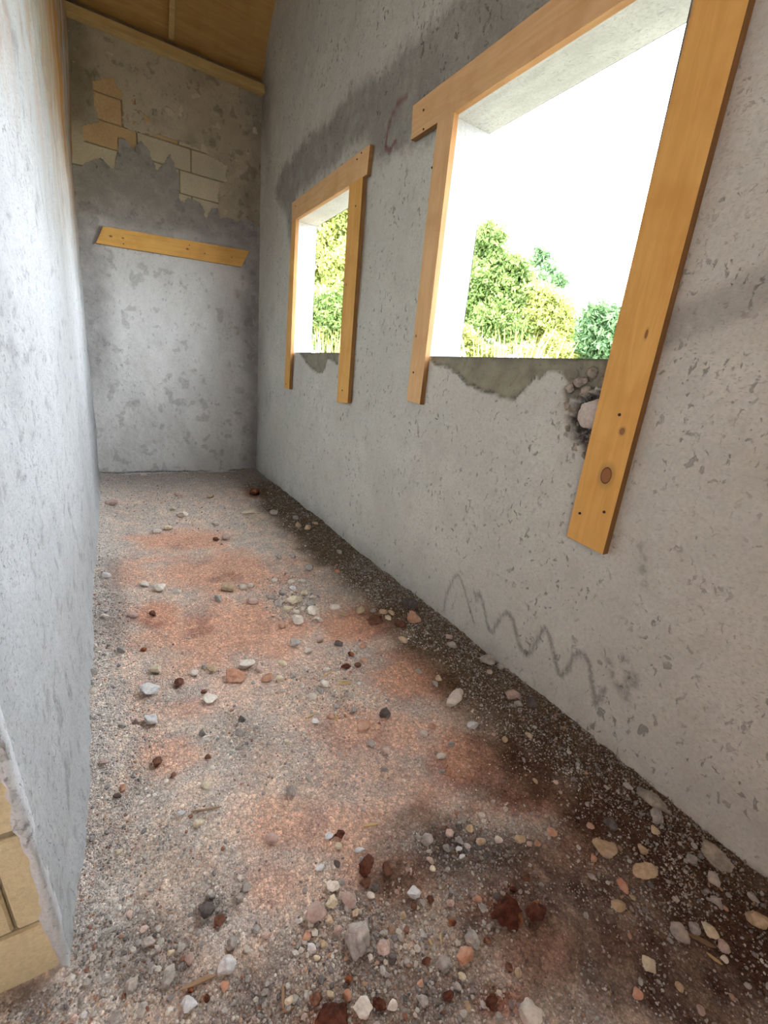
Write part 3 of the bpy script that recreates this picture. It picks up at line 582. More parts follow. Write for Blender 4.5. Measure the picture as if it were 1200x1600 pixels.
# ------------------------------------------------------------------ stones one by one (pixel of the middle, width in pixels, kind)
LM = [  # landmarks: x, y, w, kind, height/width, label, short name
 (559, 1462, 46, 'G', .95, 'large rough grey rock lying in the gravel at the front', 'the large grey rock'),
 (785, 1423, 46, 'R', .95, 'biggest dark red clay clod with an orange face', 'the big red clod'),
 (833, 1423, 28, 'R', .9, 'dark red clay clod just right of the biggest clod', 'the second red clod'),
 (825, 1584, 34, 'P', .9, 'pinkish white stone cut by the bottom edge of the photo', 'the pinkish white stone'),
 (709, 1093, 31, 'P', .95, 'pale oblong stone tilted at the edge of the wall shade', 'the pale oblong stone'),
 (369, 1056, 31, 'O', .5, 'flat orange stone in the middle of the floor', 'the flat orange stone'),
 (233, 1077, 29, 'W', .6, 'whitish jagged stone near the left wall with dark shadow', 'the whitish jagged stone'),
 (572, 1352, 26, 'R', 1.35, 'upright red brown clay clod before the front gravel heap', 'the upright red clod'),
 (942, 1324, 32, 'T', .8, 'large tan stone at the foot of the right bank', 'the large tan stone'),
 (496, 1421, 33, 'K', .9, 'knobbly pinkish grey stone left of the large grey rock', 'the knobbly pinkish stone'),
 (725, 1489, 23, 'O', 1.4, 'two lobed orange stone in the front gravel', 'the two lobed orange stone'),
 (295, 1566, 26, 'W', .8, 'white angular chip below the splinter at lower left', 'the white angular chip'),
 (353, 1506, 24, 'W', 1.0, 'bluish white faced stone above the splinter end', 'the bluish white stone'),
 (465, 969, 20, 'P', .75, 'round grey white stone at the front of the centre heap', 'the front heap stone'),
 (460, 938, 20, 'C', .9, 'largest cream stone inside the centre heap', 'the cream heap stone'),
 (489, 955, 18, 'P', .6, 'long pale stone on the right of the centre heap', 'the long heap stone'),
 (455, 1234, 15, 'G', 1.5, 'grey stone with a bright top standing alone mid floor', 'the bright topped stone'),
 (359, 919, 20, 'T', .6, 'tan stone in the short row left of the centre heap', 'the tan row stone'),
 (394, 939, 16, 'K', .85, 'rounded grey pink stone alone left of the centre heap', 'the lone rounded stone'),
 (521, 949, 17, 'P', .75, 'pale stone alone right of the centre heap', 'the lone pale stone'),
 (584, 968, 22, 'B', .4, 'flat brown slab at the foot of the shaded bank', 'the flat brown slab'),
 (644, 965, 28, 'O', .8, 'broad tan orange stone sunk in the shaded bank', 'the broad bank stone'),
 (763, 1032, 22, 'G', .7, 'grey rubble lump against the right wall', 'the grey wall lump'),
 (829, 1097, 24, 'D', .75, 'dark grey rubble lump close to the right wall', 'the dark wall lump'),
 (797, 1084, 20, 'K', .75, 'round pinkish stone in the shaded bank', 'the round bank stone'),
 (602, 1115, 18, 'D', .95, 'dark grey pebble on bare pink soil', 'the dark pebble'),
 (738, 1132, 16, 'W', 1.0, 'grey white angular stone below the pale oblong stone', 'the angular white stone'),
 (384, 1038, 23, 'P', .8, 'lumpy pale grey stone above the flat orange stone', 'the lumpy pale stone'),
 (328, 1091, 23, 'P', .6, 'wide pale grey stone right of the whitish jagged stone', 'the wide pale stone'),
 (245, 1046, 17, 'C', .9, 'cream block shaped stone left of mid floor', 'the cream block stone'),
 (279, 1067, 17, 'B', .8, 'dark red brown round stone left of the flat orange stone', 'the round brown stone'),
 (249, 918, 19, 'P', .65, 'pale pointed stone on red soil near the left wall', 'the pale pointed stone'),
 (243, 830, 14, 'P', .6, 'pale stone far back on the left gravel', 'the far left pale stone'),
 (285, 804, 15, 'P', .8, 'round pale stone far back in the middle', 'the far round stone'),
 (172, 786, 18, 'K', .55, 'pink slab stone beside the far left corner', 'the corner pink slab'),
 (972, 1382, 20, 'O', 1.0, 'orange red stone in the right foreground', 'the orange red stone'),
 (1110, 1454, 20, 'C', 1.2, 'cream upright stone at lower right', 'the cream upright stone'),
 (1127, 1477, 18, 'K', 1.2, 'pinkish stone touching the cream upright stone', 'the leaning pinkish stone'),
 (1012, 1506, 21, 'C', .95, 'cream stone in the dark right foreground', 'the dark corner cream stone'),
 (1005, 1361, 30, 'T', .7, 'wide brown tan stone below the large tan stone', 'the wide brown stone'),
 (1014, 1240, 30, 'M', 1.0, 'slab of spilt mortar fallen along the right wall', 'the mortar slab'),
 (1041, 1261, 15, 'M', 1.9, 'finger of spilt mortar along the right wall', 'the mortar finger'),
 (1112, 1330, 40, 'M', 1.0, 'biggest flat mortar slab along the right wall', 'the big mortar slab'),
 (646, 1394, 21, 'W', 1.0, 'grey white stone right of the upright red clod', 'the grey white stone'),
 (669, 1311, 18, 'G', .8, 'grey white stone on the dark gravel patch', 'the gravel patch stone'),
 (567, 1574, 30, 'P', .8, 'rough pale grey stone near the bottom edge', 'the rough bottom stone'),
 (1182, 1436, 26, 'T', .9, 'tan stone at the right edge beside the wall', 'the right edge stone'),
 (429, 801, 14, 'G', .6, 'grey tan stone at the far shade edge', 'the far shade stone'),
 (389, 800, 19, 'C', .35, 'long flat cream stone far back', 'the far cream stone'),
 (570, 1134, 22, 'O', .6, 'flat orange pink stone pressed into mid soil', 'the pressed orange stone'),
 (568, 1033, 16, 'O', .7, 'tan orange stone on the red soil right of centre', 'the tan orange stone'),
 (604, 1355, 17, 'B', 1.25, 'dark brown clod right of the upright red clod', 'the dark brown clod'),
 (519, 1408, 20, 'C', .75, 'cream stone wedged between two pinkish stones', 'the wedged cream stone'),
 (544, 1405, 24, 'K', .85, 'pinkish cream stone above the large grey rock', 'the pinkish cream stone'),
 (518, 1385, 20, 'P', .8, 'pinkish white stone at the top of the front heap', 'the top heap stone'),
 (233, 1472, 22, 'G', .9, 'blue grey angular chunk in the left gravel', 'the blue grey chunk'),
 (264, 1525, 22, 'G', .9, 'round grey stone above the splinter', 'the round grey stone'),
 (521, 1587, 44, 'R', .6, 'crumbly dark red clay heap at the bottom edge', 'the crumbly red heap'),
 (736, 1466, 26, 'G', .7, 'rough grey stone above the two lobed orange stone', 'the rough grey stone'),
 (695, 1504, 22, 'G', .8, 'smooth grey flat stone left of the two lobed stone', 'the smooth grey stone'),
 (627, 975, 24, 'B', .7, 'brown clod below the broad bank stone', 'the brown bank clod'),
 (637, 943, 22, 'D', .8, 'dark clod against the right wall', 'the dark bank clod'),
 (323, 1421, 26, 'D', .75, 'dark grey chunk in the left foreground gravel', 'the dark grey chunk'),
]
ST = '''269 795 10 C;299 813 8 P;307 828 8 P;278 772 12 K;328 776 11 T;252 793 8 P;263 825 11 C;337 818 10 P;198 737 12 T;225 742 9 P;338 843 10 B;353 840 14 K;492 818 9 T;483 887 14 G;527 893 9 O;530 863 9 G;458 870 9 G;436 871 9 G;466 821 12 T;462 810 10 G;477 813 9 B;481 828 11 T;440 815 9 G;374 824 7 P;379 835 7 P;398 770 16 R;
165 900 14 W;227 913 12 P;256 904 9 G;277 925 10 P;341 936 14 G;207 961 14 K;164 963 12 P;239 959 12 B;267 982 9 K;139 987 8 B;190 1016 13 G;147 1016 11 G;147 1009 10 P;157 1007 8 P;160 1001 9 G;148 994 9 D;304 1052 13 P;320 1042 10 G;333 1046 14 T;225 1015 10 R;147 1050 14 G;
346 919 9 C;378 917 13 P;391 915 10 P;376 908 8 P;385 908 8 P;390 927 9 O;446 905 9 P;456 909 11 P;471 908 11 P;466 898 8 C;429 907 10 P;447 917 9 K;457 919 10 W;424 933 14 G;442 928 12 G;436 943 13 G;475 927 13 C;489 933 10 P;485 944 12 G;473 952 10 P;463 957 11 P;498 968 13 P;449 952 14 C;485 965 9 P;540 965 9 C;564 954 16 T;583 955 10 G;598 956 15 T;554 957 6 P;441 978 12 O;381 990 8 G;409 988 8 G;430 990 5 C;445 1006 9 O;460 1005 17 G;436 1009 7 P;424 1012 8 P;482 1017 12 P;397 1026 9 G;441 1037 13 C;406 1045 14 K;418 1059 17 O;437 1060 13 C;446 1055 9 G;458 1056 10 G;529 1006 12 D;500 999 13 K;567 1009 11 O;552 1029 8 C;558 1029 6 P;560 1038 14 B;539 1042 12 R;549 1023 10 R;507 1069 15 P;500 1079 13 G;547 1086 11 G;534 1084 7 P;491 1052 8 K;510 1046 10 P;460 1094 9 G;487 1088 15 P;458 1082 8 K;
144 1080 12 P;237 1124 19 W;215 1126 12 K;248 1115 9 P;243 1150 7 W;246 1190 17 B;319 1081 10 B;316 1146 10 D;325 1183 11 B;161 1190 12 K;152 1183 9 D;191 1134 11 G;142 1121 10 G;131 1197 13 G;207 1153 8 O;344 1125 9 P;315 1202 8 B;271 1211 10 B;
461 1221 9 D;446 1245 9 T;422 1239 8 W;402 1254 7 W;482 1217 10 G;493 1127 11 W;525 1104 12 G;517 1119 11 O;531 1144 8 C;550 1101 8 W;553 1109 10 G;579 1162 13 G;572 1172 9 C;376 1144 14 G;364 1150 9 G;378 1124 12 D;373 1169 10 G;386 1163 8 T;449 1159 10 C;382 1213 9 G;494 1261 7 B;576 1262 7 D;581 1271 7 P;
607 966 11 C;611 957 12 T;595 954 8 G;630 1000 15 T;613 1000 9 G;701 995 13 K;706 1008 15 G;721 1043 9 O;780 1041 13 G;765 1050 10 K;654 1049 10 G;655 1060 10 O;670 1060 9 P;685 1060 12 T;680 1068 11 G;696 1080 7 T;675 1136 12 O;662 1146 12 P;705 1164 12 G;710 1155 9 P;690 1181 15 P;691 1206 10 G;602 1171 15 K;600 1190 9 C;600 1202 11 G;637 1227 9 O;655 1230 8 T;612 1228 7 P;620 1252 8 O;609 1259 9 D;700 1256 9 G;810 1099 13 G;826 1149 12 T;789 1155 11 T;769 1146 9 G;836 1220 10 T;751 1274 11 P;816 1280 9 T;724 1281 11 G;
321 1227 14 C;192 1232 12 O;183 1243 11 D;176 1256 9 C;205 1261 7 W;283 1271 12 W;310 1286 14 C;144 1302 9 P;156 1310 9 D;216 1323 10 K;186 1331 10 C;304 1365 7 W;243 1480 15 G;297 1497 17 K;268 1488 11 C;351 1541 13 O;323 1560 13 R;298 1550 12 R;206 1539 22 G;221 1581 15 G;131 1585 10 W;117 1590 15 K;180 1590 18 G;282 1480 14 G;364 1472 19 G;331 1400 12 G;182 1400 9 K;203 1428 11 K;225 1452 13 K;344 1436 16 B;
571 1377 18 B;587 1386 13 D;515 1436 13 T;555 1426 13 T;530 1322 12 C;514 1305 13 W;531 1303 15 R;562 1328 13 W;499 1355 13 W;527 1349 10 D;423 1309 20 K;361 1366 9 P;384 1386 15 G;376 1401 15 G;534 1378 10 G;580 1398 13 P;525 1426 8 C;530 1452 16 K;480 1462 14 O;486 1481 16 W;505 1474 12 T;494 1497 11 C;517 1555 14 C;543 1555 14 O;452 1563 13 C;544 1530 12 R;494 1562 18 B;590 1567 20 R;400 1452 12 G;415 1460 13 K;
703 1301 15 K;734 1295 12 T;717 1291 11 D;717 1313 15 G;750 1315 15 T;777 1312 13 P;811 1311 17 T;829 1318 12 K;675 1357 10 C;747 1405 13 O;704 1411 13 K;776 1402 14 D;822 1370 13 B;802 1390 11 R;672 1405 11 R;659 1409 12 G;647 1416 11 B;630 1431 11 T;706 1441 11 R;755 1418 15 G;670 1331 11 G;717 1326 12 W;729 1322 12 G;697 1325 11 G;721 1337 10 W;672 1342 13 K;652 1308 10 G;629 1315 9 C;809 1519 14 T;795 1510 13 B;784 1522 9 C;731 1572 13 T;657 1536 10 O;720 1526 14 C;764 1532 8 W;789 1544 9 P;614 1496 14 D;600 1479 20 K;665 1502 12 R;699 1556 15 R;714 1540 14 G;778 1586 14 G;761 1470 13 B;768 1566 20 R;660 1563 17 G;612 1571 15 P;
1002 1327 15 T;966 1414 18 T;987 1401 10 T;929 1393 9 P;923 1369 11 G;1060 1456 22 G;996 1552 17 O;1061 1541 14 T;1082 1342 18 G;1083 1317 17 G;1117 1407 17 G;984 1466 9 P;1094 1578 14 K;1085 1452 18 G;1175 1402 15 G;928 1340 11 O;1130 1497 11 P;1112 1372 20 G;862 1300 15 O;837 1318 14 O;1025 1277 22 G;980 1228 13 G;1022 1297 14 T;951 1286 18 D;922 1291 12 O;965 1296 9 P;1080 1315 12 G'''
stones = [dict(x=a, y=b, w=c, k=k, r=r, label=l, short=s) for a, b, c, k, r, l, s in LM]
for t in ST.replace('\n', '').split(';'):
    if t.strip():
        a, b, c, k = t.split(); stones.append(dict(x=int(a), y=int(b), w=int(c), k=k, r=.78, label=None))
stones.sort(key=lambda s: (s['label'] is None, -s['w'])); stones = stones[:300]
CW = {'P': 'pale', 'W': 'white', 'G': 'grey', 'D': 'dark', 'R': 'dark red', 'O': 'orange', 'T': 'tan', 'B': 'brown', 'K': 'pinkish', 'C': 'cream', 'M': 'mortar'}
ORD = ['nearest', 'second', 'third', 'fourth', 'fifth', 'sixth', 'seventh', 'eighth', 'ninth', 'tenth']
lmk = [s for s in stones if s['label']]
grp = {}
for s in stones:
    s['p'], s['d'] = floor_hit(s['x'], s['y']+s['w']*s['r']*.28)
    s['m'] = s['w']*s['d']/FPX
    if s['label']: continue
    best = min(lmk, key=lambda q: math.hypot(q['x']-s['x'], q['y']-s['y'])); dx, dy = s['x']-best['x'], s['y']-best['y']
    dr = ('right of' if dx > 0 else 'left of') if abs(dx) > abs(dy) else ('in front of' if dy > 0 else 'beyond')
    sz = 'tiny' if s['m'] < .022 else ('small' if s['m'] < .034 else 'medium')
    noun = 'clod' if s['k'] in 'RB' else 'stone'
    grp.setdefault((f"{sz} {CW[s['k']]} {noun}", dr, best['short']), []).append((math.hypot(dx, dy), s))
for (a, dr, sh), L in grp.items():
    L.sort(key=lambda t: t[0])
    for i, (_, s) in enumerate(L): s['label'] = f"{a} {dr} {sh}" if len(L) == 1 else f"{ORD[i]} {a} {dr} {sh}"
for s in stones: s['m'] *= 1.25
for _ in range(3):                            # neighbours must not run into one another
    for i, a in enumerate(stones):
        for b in stones[i+1:]:
            d = math.hypot(a['p'].x-b['p'].x, a['p'].y-b['p'].y); t = (a['m']+b['m'])*.47
            if d < t:
                k = max(.62, d/t); a['m'] *= k**.5; b['m'] *= k**.5
                if d > 1e-4:
                    u = (a['p']-b['p']); u.z = 0; u.normalize(); e = min(.006, (t-d)*.3); a['p'] = a['p']+u*e; b['p'] = b['p']-u*e
VAR = {}
def variant(k, big, i):
    key = (k, big, i)
    if key not in VAR:
        VAR[key] = lump('stone', i*7+ord(k)*3+big, 4 if big else 2, {'R': .55, 'B': .5, 'M': .3, 'D': .4, 'G': .36}.get(k, .26), STM[k])
    return VAR[key]
for n, s in enumerate(stones):
    big = s['w'] >= 18
    nm = {'R': 'clay_clod', 'B': 'clay_clod', 'M': 'mortar_lump'}.get(s['k'], 'stone')
    o = link(nm, variant(s['k'], big, n % 5 if not big else n % 9))
    wdt = s['m']; r = s['r']
    if r >= 1: sx, sy, sz = wdt, wdt*(r*.9), wdt*max(.75, .72*r)
    else: sx, sy, sz = wdt, wdt*rnd.uniform(.8, 1.0), wdt*(r*.85)
    if s['k'] == 'M': sx, sy, sz = wdt*.8, wdt*1.5, wdt*.35
    o.scale = (sx, sy, sz); a = rnd.uniform(-.5, .5)+(-.56)
    if s['k'] == 'M': a = .05
    if s['short' if 'short' in s else 'x'] == 'the pale oblong stone': o.scale = (wdt*1.15, wdt*.62, wdt*.55); a = .35
    o.rotation_euler = (rnd.uniform(-.18, .18), rnd.uniform(-.18, .18), a)
    p = s['p']; o.location = (min(p.x, XR-.005-sx*.5), max(p.y, -1), float(floor_z(p.x, p.y))+sz*.36)
    if p.x < XL+.5*sx: o.location.x = XL+.5*sx+.004
    tag(o, s['label'], 'clod' if s['k'] in 'RB' else ('mortar' if s['k'] == 'M' else 'stone'), 'loose stones and clods on the dirt floor')

# ------------------------------------------------------------------ splinters and twigs
M_straw = wood('splinter_wood', lin((206, 178, 130)), lin((178, 146, 100)), ())
M_old = wood('weathered_splinter', lin((150, 122, 96)), lin((122, 96, 74)), ())
TW = [(281, 1547, 338, 1528, 7, 1, 'weathered flat splinter of wood in the left foreground gravel'), (441, 1540, 443, 1578, 5, 1, 'thin brown stick lying upright in the photo near the bottom'), (438, 1584, 460, 1577, 5, 1, 'short brown stick touching the foot of the thin brown stick'),
      (1075, 1463, 1117, 1481, 6, 1, 'orange brown splinter in the dark lower right corner'), (1103, 1490, 1128, 1510, 4, 0, 'pale thin splinter below the leaning pinkish stone'), (567, 1293, 591, 1288, 4, 0, 'bright straw splinter on bare soil above the upright red clod'),
      (298, 1270, 346, 1262, 3, 1, 'long thin brown twig on the left gravel'), (503, 1061, 521, 1048, 3, 0, 'thin straw piece slanting on the pink soil'), (527, 1065, 551, 1067, 3, 0, 'straw piece lying level on the pink soil, upper of two'), (529, 1070, 549, 1069, 3, 0, 'straw piece lying level on the pink soil, lower of two'),
      (522, 1115, 528, 1129, 3, 0, 'short straw chip beside the small orange stone'), (480, 1123, 491, 1116, 3, 0, 'short straw chip slanting left of the pressed orange stone'), (321, 1048, 327, 1039, 4, 0, 'pale splinter standing among stones left of the lumpy stone'), (688, 1459, 689, 1477, 3, 0, 'pale straw chip in the front gravel left of the rough grey stone'),
      (670, 1468, 676, 1482, 4, 0, 'flat pale straw chip left of another in the front gravel'), (530, 961, 541, 963, 3, 0, 'cream straw chip right of the lone pale stone')]
for x0, y0, x1, y1, wpx, k, lab in TW:
    a, d = floor_hit(x0, y0); b, _ = floor_hit(x1, y1); c = (a+b)/2; v = b-a; L = v.length; hw = wpx*d/FPX/2
    bm = bmesh.new(); rr = random.Random(x0); N_ = 6; prev = None
    for i in range(N_+1):
        t = i/N_; e = hw*(1-.65*abs(2*t-1)**3)*rr.uniform(.85, 1.1); off = hw*.3*math.sin(t*4+x0)
        ring = [bm.verts.new(((t-.5)*L, off+sy*e, sz*e*.55)) for sy, sz in ((-1, -1), (1, -1), (.9, 1), (-.9, 1))]
        if prev:
            for s in range(4): bm.faces.new((prev[s], prev[(s+1) % 4], ring[(s+1) % 4], ring[s]))
        else: bm.faces.new(ring)
        prev = ring
    bm.faces.new(prev[::-1])
    o = link('wood_splinter' if wpx > 4 else 'straw_chip', bm_mesh('splinter', bm, (M_straw, M_old)[k])); zz = max(float(floor_z(a.x+v.x*t, a.y+v.y*t)) for t in (0, .25, .5, .75, 1))
    o.location = (c.x, c.y, zz+hw*.5+.0015); o.rotation_euler = (0, 0, math.atan2(v.y, v.x)); tag(o, lab, 'splinter', 'bits of wood on the dirt floor')

# ------------------------------------------------------------------ gravel nobody could count
ico = bmesh.new(); bmesh.ops.create_icosphere(ico, subdivisions=1, radius=.5); IV = np.array([v.co[:] for v in ico.verts]); IFc = np.array([[v.index for v in f.verts] for f in ico.faces]); ico.free()
def gravel(name, n, smin, smax, seed, pal, dens):
    r = np.random.default_rng(seed); x = r.uniform(XL-.34, XR-.004, n); y = YB-(YB+.02)*r.random(n)**1.0
    y = np.where(r.random(n) < .45, r.uniform(-.02, 2.6, n), r.uniform(.2, YB-.01, n))
    z = floor_z(x, y); px, py = project(x, y, z); nn = fbm(x, y, 7, 4, 75); n2 = fbm(x, y, 16, 4, 76)
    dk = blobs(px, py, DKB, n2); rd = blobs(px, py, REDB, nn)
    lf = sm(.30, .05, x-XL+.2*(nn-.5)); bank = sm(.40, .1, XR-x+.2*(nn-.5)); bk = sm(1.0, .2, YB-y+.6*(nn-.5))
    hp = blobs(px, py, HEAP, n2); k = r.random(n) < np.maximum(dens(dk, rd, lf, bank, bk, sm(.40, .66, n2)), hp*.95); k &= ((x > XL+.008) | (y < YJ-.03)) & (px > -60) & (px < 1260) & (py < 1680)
    x, y, z, dk, rd, darken = x[k], y[k], z[k], dk[k], rd[k], np.maximum(bank, blobs(px, py, [(900, 1400, 330, 200, 1), (1020, 1500, 300, 170, 1), (640, 1540, 330, 90, .5)], nn)*.8)[k]; n = len(x)
    s = smin*(smax/smin)**(r.random(n)**2.2)
    A = r.uniform(.6, 1.25, (n, 1, 3)); A[:, :, 2] *= .8
    V = IV[None]*A*(1+r.uniform(-.22, .22, (n, len(IV), 1)))*s[:, None, None]
    th = r.uniform(0, 6.28, n); c, si = np.cos(th)[:, None], np.sin(th)[:, None]
    V = np.stack([V[..., 0]*c-V[..., 1]*si, V[..., 0]*si+V[..., 1]*c, V[..., 2]], -1)
    V += np.stack([x, y, z+s*.22], -1)[:, None, :]
    F = IFc[None]+(np.arange(n)*len(IV))[:, None, None]
    P = np.array([lin(c) for c, _ in pal]); wt = np.array([q for _, q in pal], float); ci = r.choice(len(pal), n, p=wt/wt.sum())
    col = P[ci]*r.uniform(.7, 1.2, (n, 1))
    col = col*(1-.52*dk[:, None])*(1-.45*darken[:, None])  # grit darkened too, carrying the painted shade of the right bank
    red = np.array(lin((184, 124, 98))); col = col+(red-col)*(rd*r.random(n)*.75)[:, None]
    C = np.concatenate([np.repeat(col, len(IV), 0), np.ones((n*len(IV), 1))], 1)
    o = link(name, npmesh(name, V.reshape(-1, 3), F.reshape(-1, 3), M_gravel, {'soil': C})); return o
PAL = [((206, 199, 194), 5), ((224, 215, 204), 4), ((164, 158, 158), 2.6), ((238, 230, 218), 2.5), ((218, 182, 158), 1.8), ((184, 136, 114), .7), ((246, 242, 234), 1.2)]
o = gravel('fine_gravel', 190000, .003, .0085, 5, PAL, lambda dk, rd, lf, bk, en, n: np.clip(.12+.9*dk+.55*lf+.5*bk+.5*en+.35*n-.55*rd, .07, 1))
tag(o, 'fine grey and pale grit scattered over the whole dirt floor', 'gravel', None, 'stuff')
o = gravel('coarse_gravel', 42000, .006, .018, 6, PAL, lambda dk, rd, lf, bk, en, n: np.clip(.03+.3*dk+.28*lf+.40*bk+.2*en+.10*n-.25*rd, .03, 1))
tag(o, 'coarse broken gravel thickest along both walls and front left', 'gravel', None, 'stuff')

# ------------------------------------------------------------------ outside: ground, trees and shrubs beyond the openings
t = NT('sunlit_dry_grass_ground', .95, .1); nz_ = t.noise(t.pos(), 1.5, 5); M_ground = t.done(t.mix(t.ramp(nz_, .35, .65), lin((148, 142, 128)), lin((130, 130, 104))))
gr = link('ground', npmesh('ground', [(XR+WT, -30, -.35), (60, -30, -.35), (60, 60, -.35), (XR+WT, 60, -.35)], [[0, 1, 2, 3]], M_ground), None, 'structure')
def leafmat(name, a, b, tr):
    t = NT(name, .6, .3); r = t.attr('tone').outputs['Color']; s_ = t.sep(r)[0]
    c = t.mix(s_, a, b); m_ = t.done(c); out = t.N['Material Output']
    tb = t.n('ShaderNodeBsdfTranslucent'); t.l(c, tb.inputs[0]); mxs = t.n('ShaderNodeMixShader'); mxs.inputs[0].default_value = tr
    t.l(t.b.outputs[0], mxs.inputs[1]); t.l(tb.outputs[0], mxs.inputs[2]); t.l(mxs.outputs[0], out.inputs[0]); return m_
M_leaf = {'g': leafmat('leaf_green', lin((70, 94, 46)), lin((122, 140, 76)), .35), 'y': leafmat('leaf_yellow_green', lin((98, 116, 52)), lin((166, 166, 96)), .35), 'd': leafmat('leaf_deep_green', lin((60, 90, 58)), lin((100, 126, 82)), .3), 's': leafmat('dry_grass', lin((150, 132, 70)), lin((190, 176, 110)), .3)}
M_bark = flat('bark', lin((150, 134, 112)), .9)
def leaves(name, clusters, n, size, mat, parent, seed):
    r = np.random.default_rng(seed); vol = np.array([c[3]**2 for c in clusters]); ci = r.choice(len(clusters), n, p=vol/vol.sum())
    Cc = np.array([c[:3] for c in clusters])[ci]; Rr = np.array([c[3] for c in clusters])[ci]
    d = r.normal(size=(n, 3)); d /= np.linalg.norm(d, axis=1)[:, None]; rad = Rr*r.uniform(.35, 1.0, n)**.6
    lump_ = 1+.35*np.sin(d[:, 0]*6+ci)*np.cos(d[:, 2]*7+ci*2)
    P = Cc+d*(rad*lump_)[:, None]*np.array([1, 1, .9])
    u = r.normal(size=(n, 3))+np.array([0, 0, -.4]); u /= np.linalg.norm(u, axis=1)[:, None]; q = np.cross(u, r.normal(size=(n, 3))); q /= np.linalg.norm(q, axis=1)[:, None]
    L = size*r.uniform(.6, 1.3, n)[:, None]; W = L*.24; nn = np.cross(u, q)*L*.12
    V = np.stack([P-u*L*.5, P+q*W+nn-u*L*.08, P+u*L*.5, P-q*W+nn-u*L*.08], 1)
    F = np.array([[0, 1, 2, 3]])[None]+(np.arange(n)*4)[:, None, None]
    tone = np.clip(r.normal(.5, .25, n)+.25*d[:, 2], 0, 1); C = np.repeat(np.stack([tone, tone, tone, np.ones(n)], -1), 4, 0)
    o = link(name, npmesh(name, V.reshape(-1, 3), F.reshape(-1, 4), mat, {'tone': C}), parent, 'stuff'); return o
def tube(bm, pts, r0, r1, k=6):
    prev = None
    for i, p in enumerate(pts):
        t = i/(len(pts)-1); r = r0+(r1-r0)*t; d = (pts[min(i+1, len(pts)-1)]-pts[max(i-1, 0)]).normalized(); a = d.orthogonal().normalized(); b = d.cross(a)
        ring = [bm.verts.new(p+(a*math.cos(6.283*j/k)+b*math.sin(6.283*j/k))*r) for j in range(k)]
        if prev:
            for j in range(k): bm.faces.new((prev[j], prev[(j+1) % k], ring[(j+1) % k], ring[j]))
        prev = ring
    bm.faces.new(prev[::-1])
def plant(name, cat, label, D, blobs_px, n, size, mats, seed, trunk=True, group='trees and shrubs seen through the openings'):
    """blobs_px: crown lobes (x, y, radius) as measured, at distance D"""
    r = random.Random(seed); cl = []
    for (x, y, rr) in blobs_px:
        p = CAM+ray(x, y)*(D+r.uniform(-.08, .08)*D*.4); cl.append((p.x, p.y, p.z, rr*D/FPX))
    cx = sum(c[0] for c in cl)/len(cl); cy = sum(c[1] for c in cl)/len(cl); root = Vector((cx, cy, -.35)); e = empty(name, root); tag(e, label, cat, group)
    rel = [(c[0]-cx, c[1]-cy, c[2]+.35, c[3]) for c in cl]; sub = []
    for c in rel:
        for _ in range(9):
            v = Vector((r.gauss(0, 1), r.gauss(0, 1), r.gauss(0, 1))).normalized()*c[3]*r.uniform(.25, .8); sub.append((c[0]+v.x, c[1]+v.y, c[2]+v.z, c[3]*r.uniform(.3, .55)))
        sub.append((c[0], c[1], c[2], c[3]*1.1))
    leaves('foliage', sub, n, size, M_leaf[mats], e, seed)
    bm = bmesh.new(); low = min(c[2] for c in rel); hub = Vector((0, 0, max(.15, low*.6)))
    if trunk: tube(bm, [Vector((0, 0, 0)), hub*.5+Vector((r.uniform(-.05, .05), 0, 0)), hub], .035*D/8, .025*D/8); link('trunk', bm_mesh('trunk', bm, M_bark), e)
    else: bm.free()
    for c in rel:
        bm = bmesh.new(); tip = Vector(c[:3]); base = hub if trunk else Vector((r.uniform(-.1, .1), r.uniform(-.1, .1), 0)); mid = base.lerp(tip, .5)+Vector((r.uniform(-.1, .1), r.uniform(-.1, .1), .12))
        tube(bm, [base, mid, tip, tip+Vector((r.uniform(-.1, .1), r.uniform(-.1, .1), c[3]*.8))], .016*D/8, .005); link('branch', bm_mesh('branch', bm, M_bark), e)
    return e
plant('leafy_tree', 'tree', 'tall leafy tree at the left of the view through the near window', 10, [(766, 372, 24), (752, 400, 28), (770, 430, 38), (800, 420, 26), (745, 450, 34), (790, 470, 36), (818, 455, 24), (735, 490, 30), (770, 505, 34), (806, 520, 24)], 26000, .11, 'g', 1)
plant('sparse_tree', 'tree', 'thin pale crowned tree standing behind the leafy tree', 16, [(846, 400, 16), (856, 425, 18), (842, 440, 16), (872, 442, 14), (835, 410, 9)], 3200, .15, 'd', 2)
plant('yellow_shrub', 'shrub', 'yellow green shrub in the middle of the near window', 9.8, [(850, 470, 26), (870, 490, 30), (840, 500, 28), (880, 520, 28), (855, 535, 26)], 14000, .10, 'y', 3, False)
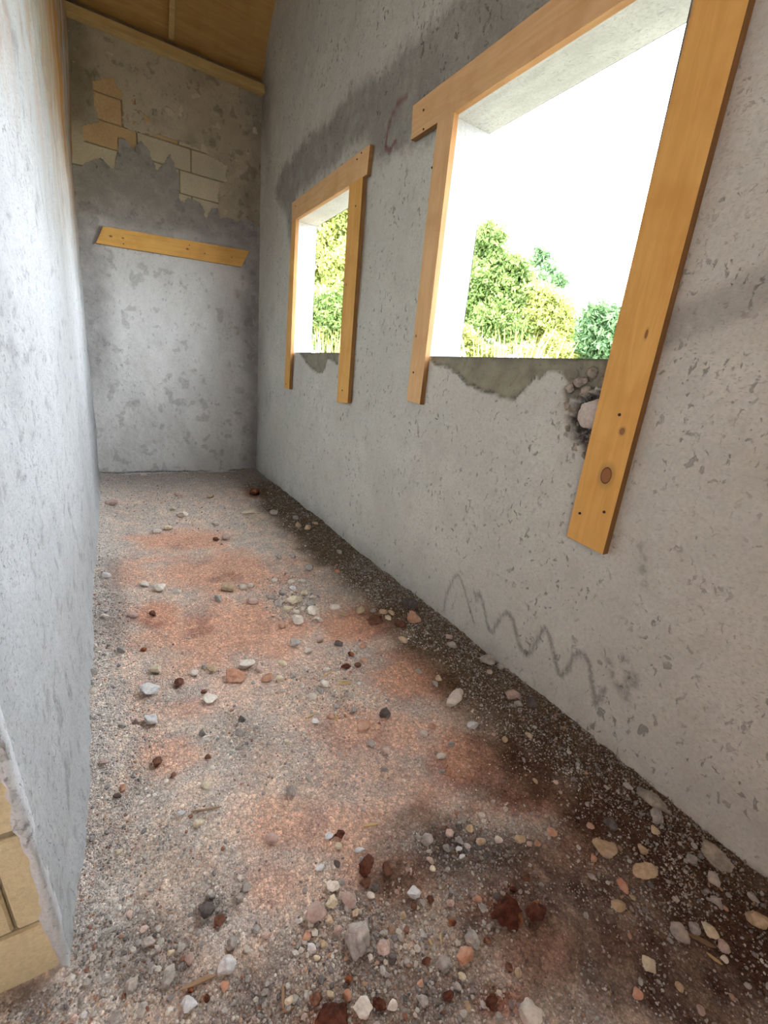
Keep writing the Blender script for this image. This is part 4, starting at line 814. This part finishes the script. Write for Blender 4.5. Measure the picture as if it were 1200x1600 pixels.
plant('round_shrub', 'shrub', 'dense round green shrub at the right of the near window', 7.2, [(935, 495, 24), (955, 510, 26), (925, 520, 24), (945, 535, 28), (970, 505, 20), (915, 545, 18), (985, 530, 24)], 13000, .09, 'd', 4, False)
plant('low_shrub', 'shrub', 'low bright shrub at the sill of the near window', 7.5, [(728, 528, 18), (742, 548, 20), (775, 556, 16), (800, 545, 9), (826, 552, 16), (862, 540, 18), (880, 556, 18), (905, 553, 12)], 5200, .08, 'y', 5, False)
plant('broad_tree', 'tree', 'yellow green tree filling the top of the far window', 11, [(500, 350, 30), (530, 370, 36), (510, 400, 34), (545, 330, 34), (535, 420, 30), (490, 420, 26), (560, 390, 34), (520, 320, 30), (480, 380, 28)], 34000, .12, 'y', 6)
plant('green_shrub', 'shrub', 'green shrub in the lower half of the far window', 9, [(505, 480, 26), (525, 495, 26), (495, 505, 24), (540, 470, 24), (515, 530, 26), (545, 520, 26)], 18000, .10, 'g', 7, False)
# tall grass in front of the shrubs
def grass(px, py0, py1, D, n, spread, label, seed):
    r = np.random.default_rng(seed); b = CAM+ray(px, py1+30)*D; e = empty('grass_tuft', (b.x, b.y, -.35)); tag(e, label, 'grass', 'trees and shrubs seen through the openings')
    h0 = (CAM+ray(px, py0)*D).z+.35; x = r.normal(0, spread, n); y = r.normal(0, spread, n); h = h0*r.uniform(.55, 1.08, n); lx = r.normal(0, .3, n); ly = r.normal(0, .3, n); wd = .0028
    V = np.stack([np.stack([x-wd, y+wd, 0*x], -1), np.stack([x+wd, y-wd, 0*x], -1), np.stack([x+lx*.5+wd*.7, y+ly*.5-wd*.7, h*.6], -1), np.stack([x+lx, y+ly, h], -1)], 1)
    F = np.array([[0, 1, 2, 3]])[None]+(np.arange(n)*4)[:, None, None]; tone = np.repeat(r.random(n), 4); C = np.stack([tone]*3+[np.ones(n*4)], -1)
    link('blades', npmesh('blades', V.reshape(-1, 3), F.reshape(-1, 4), M_leaf['s'], {'tone': C}), e, 'stuff')
grass(805, 526, 560, 7, 300, .20, 'tall dry grass in the middle of the near window', 8)
grass(512, 515, 555, 7.5, 260, .20, 'pale dry grass at the sill of the far window', 9)
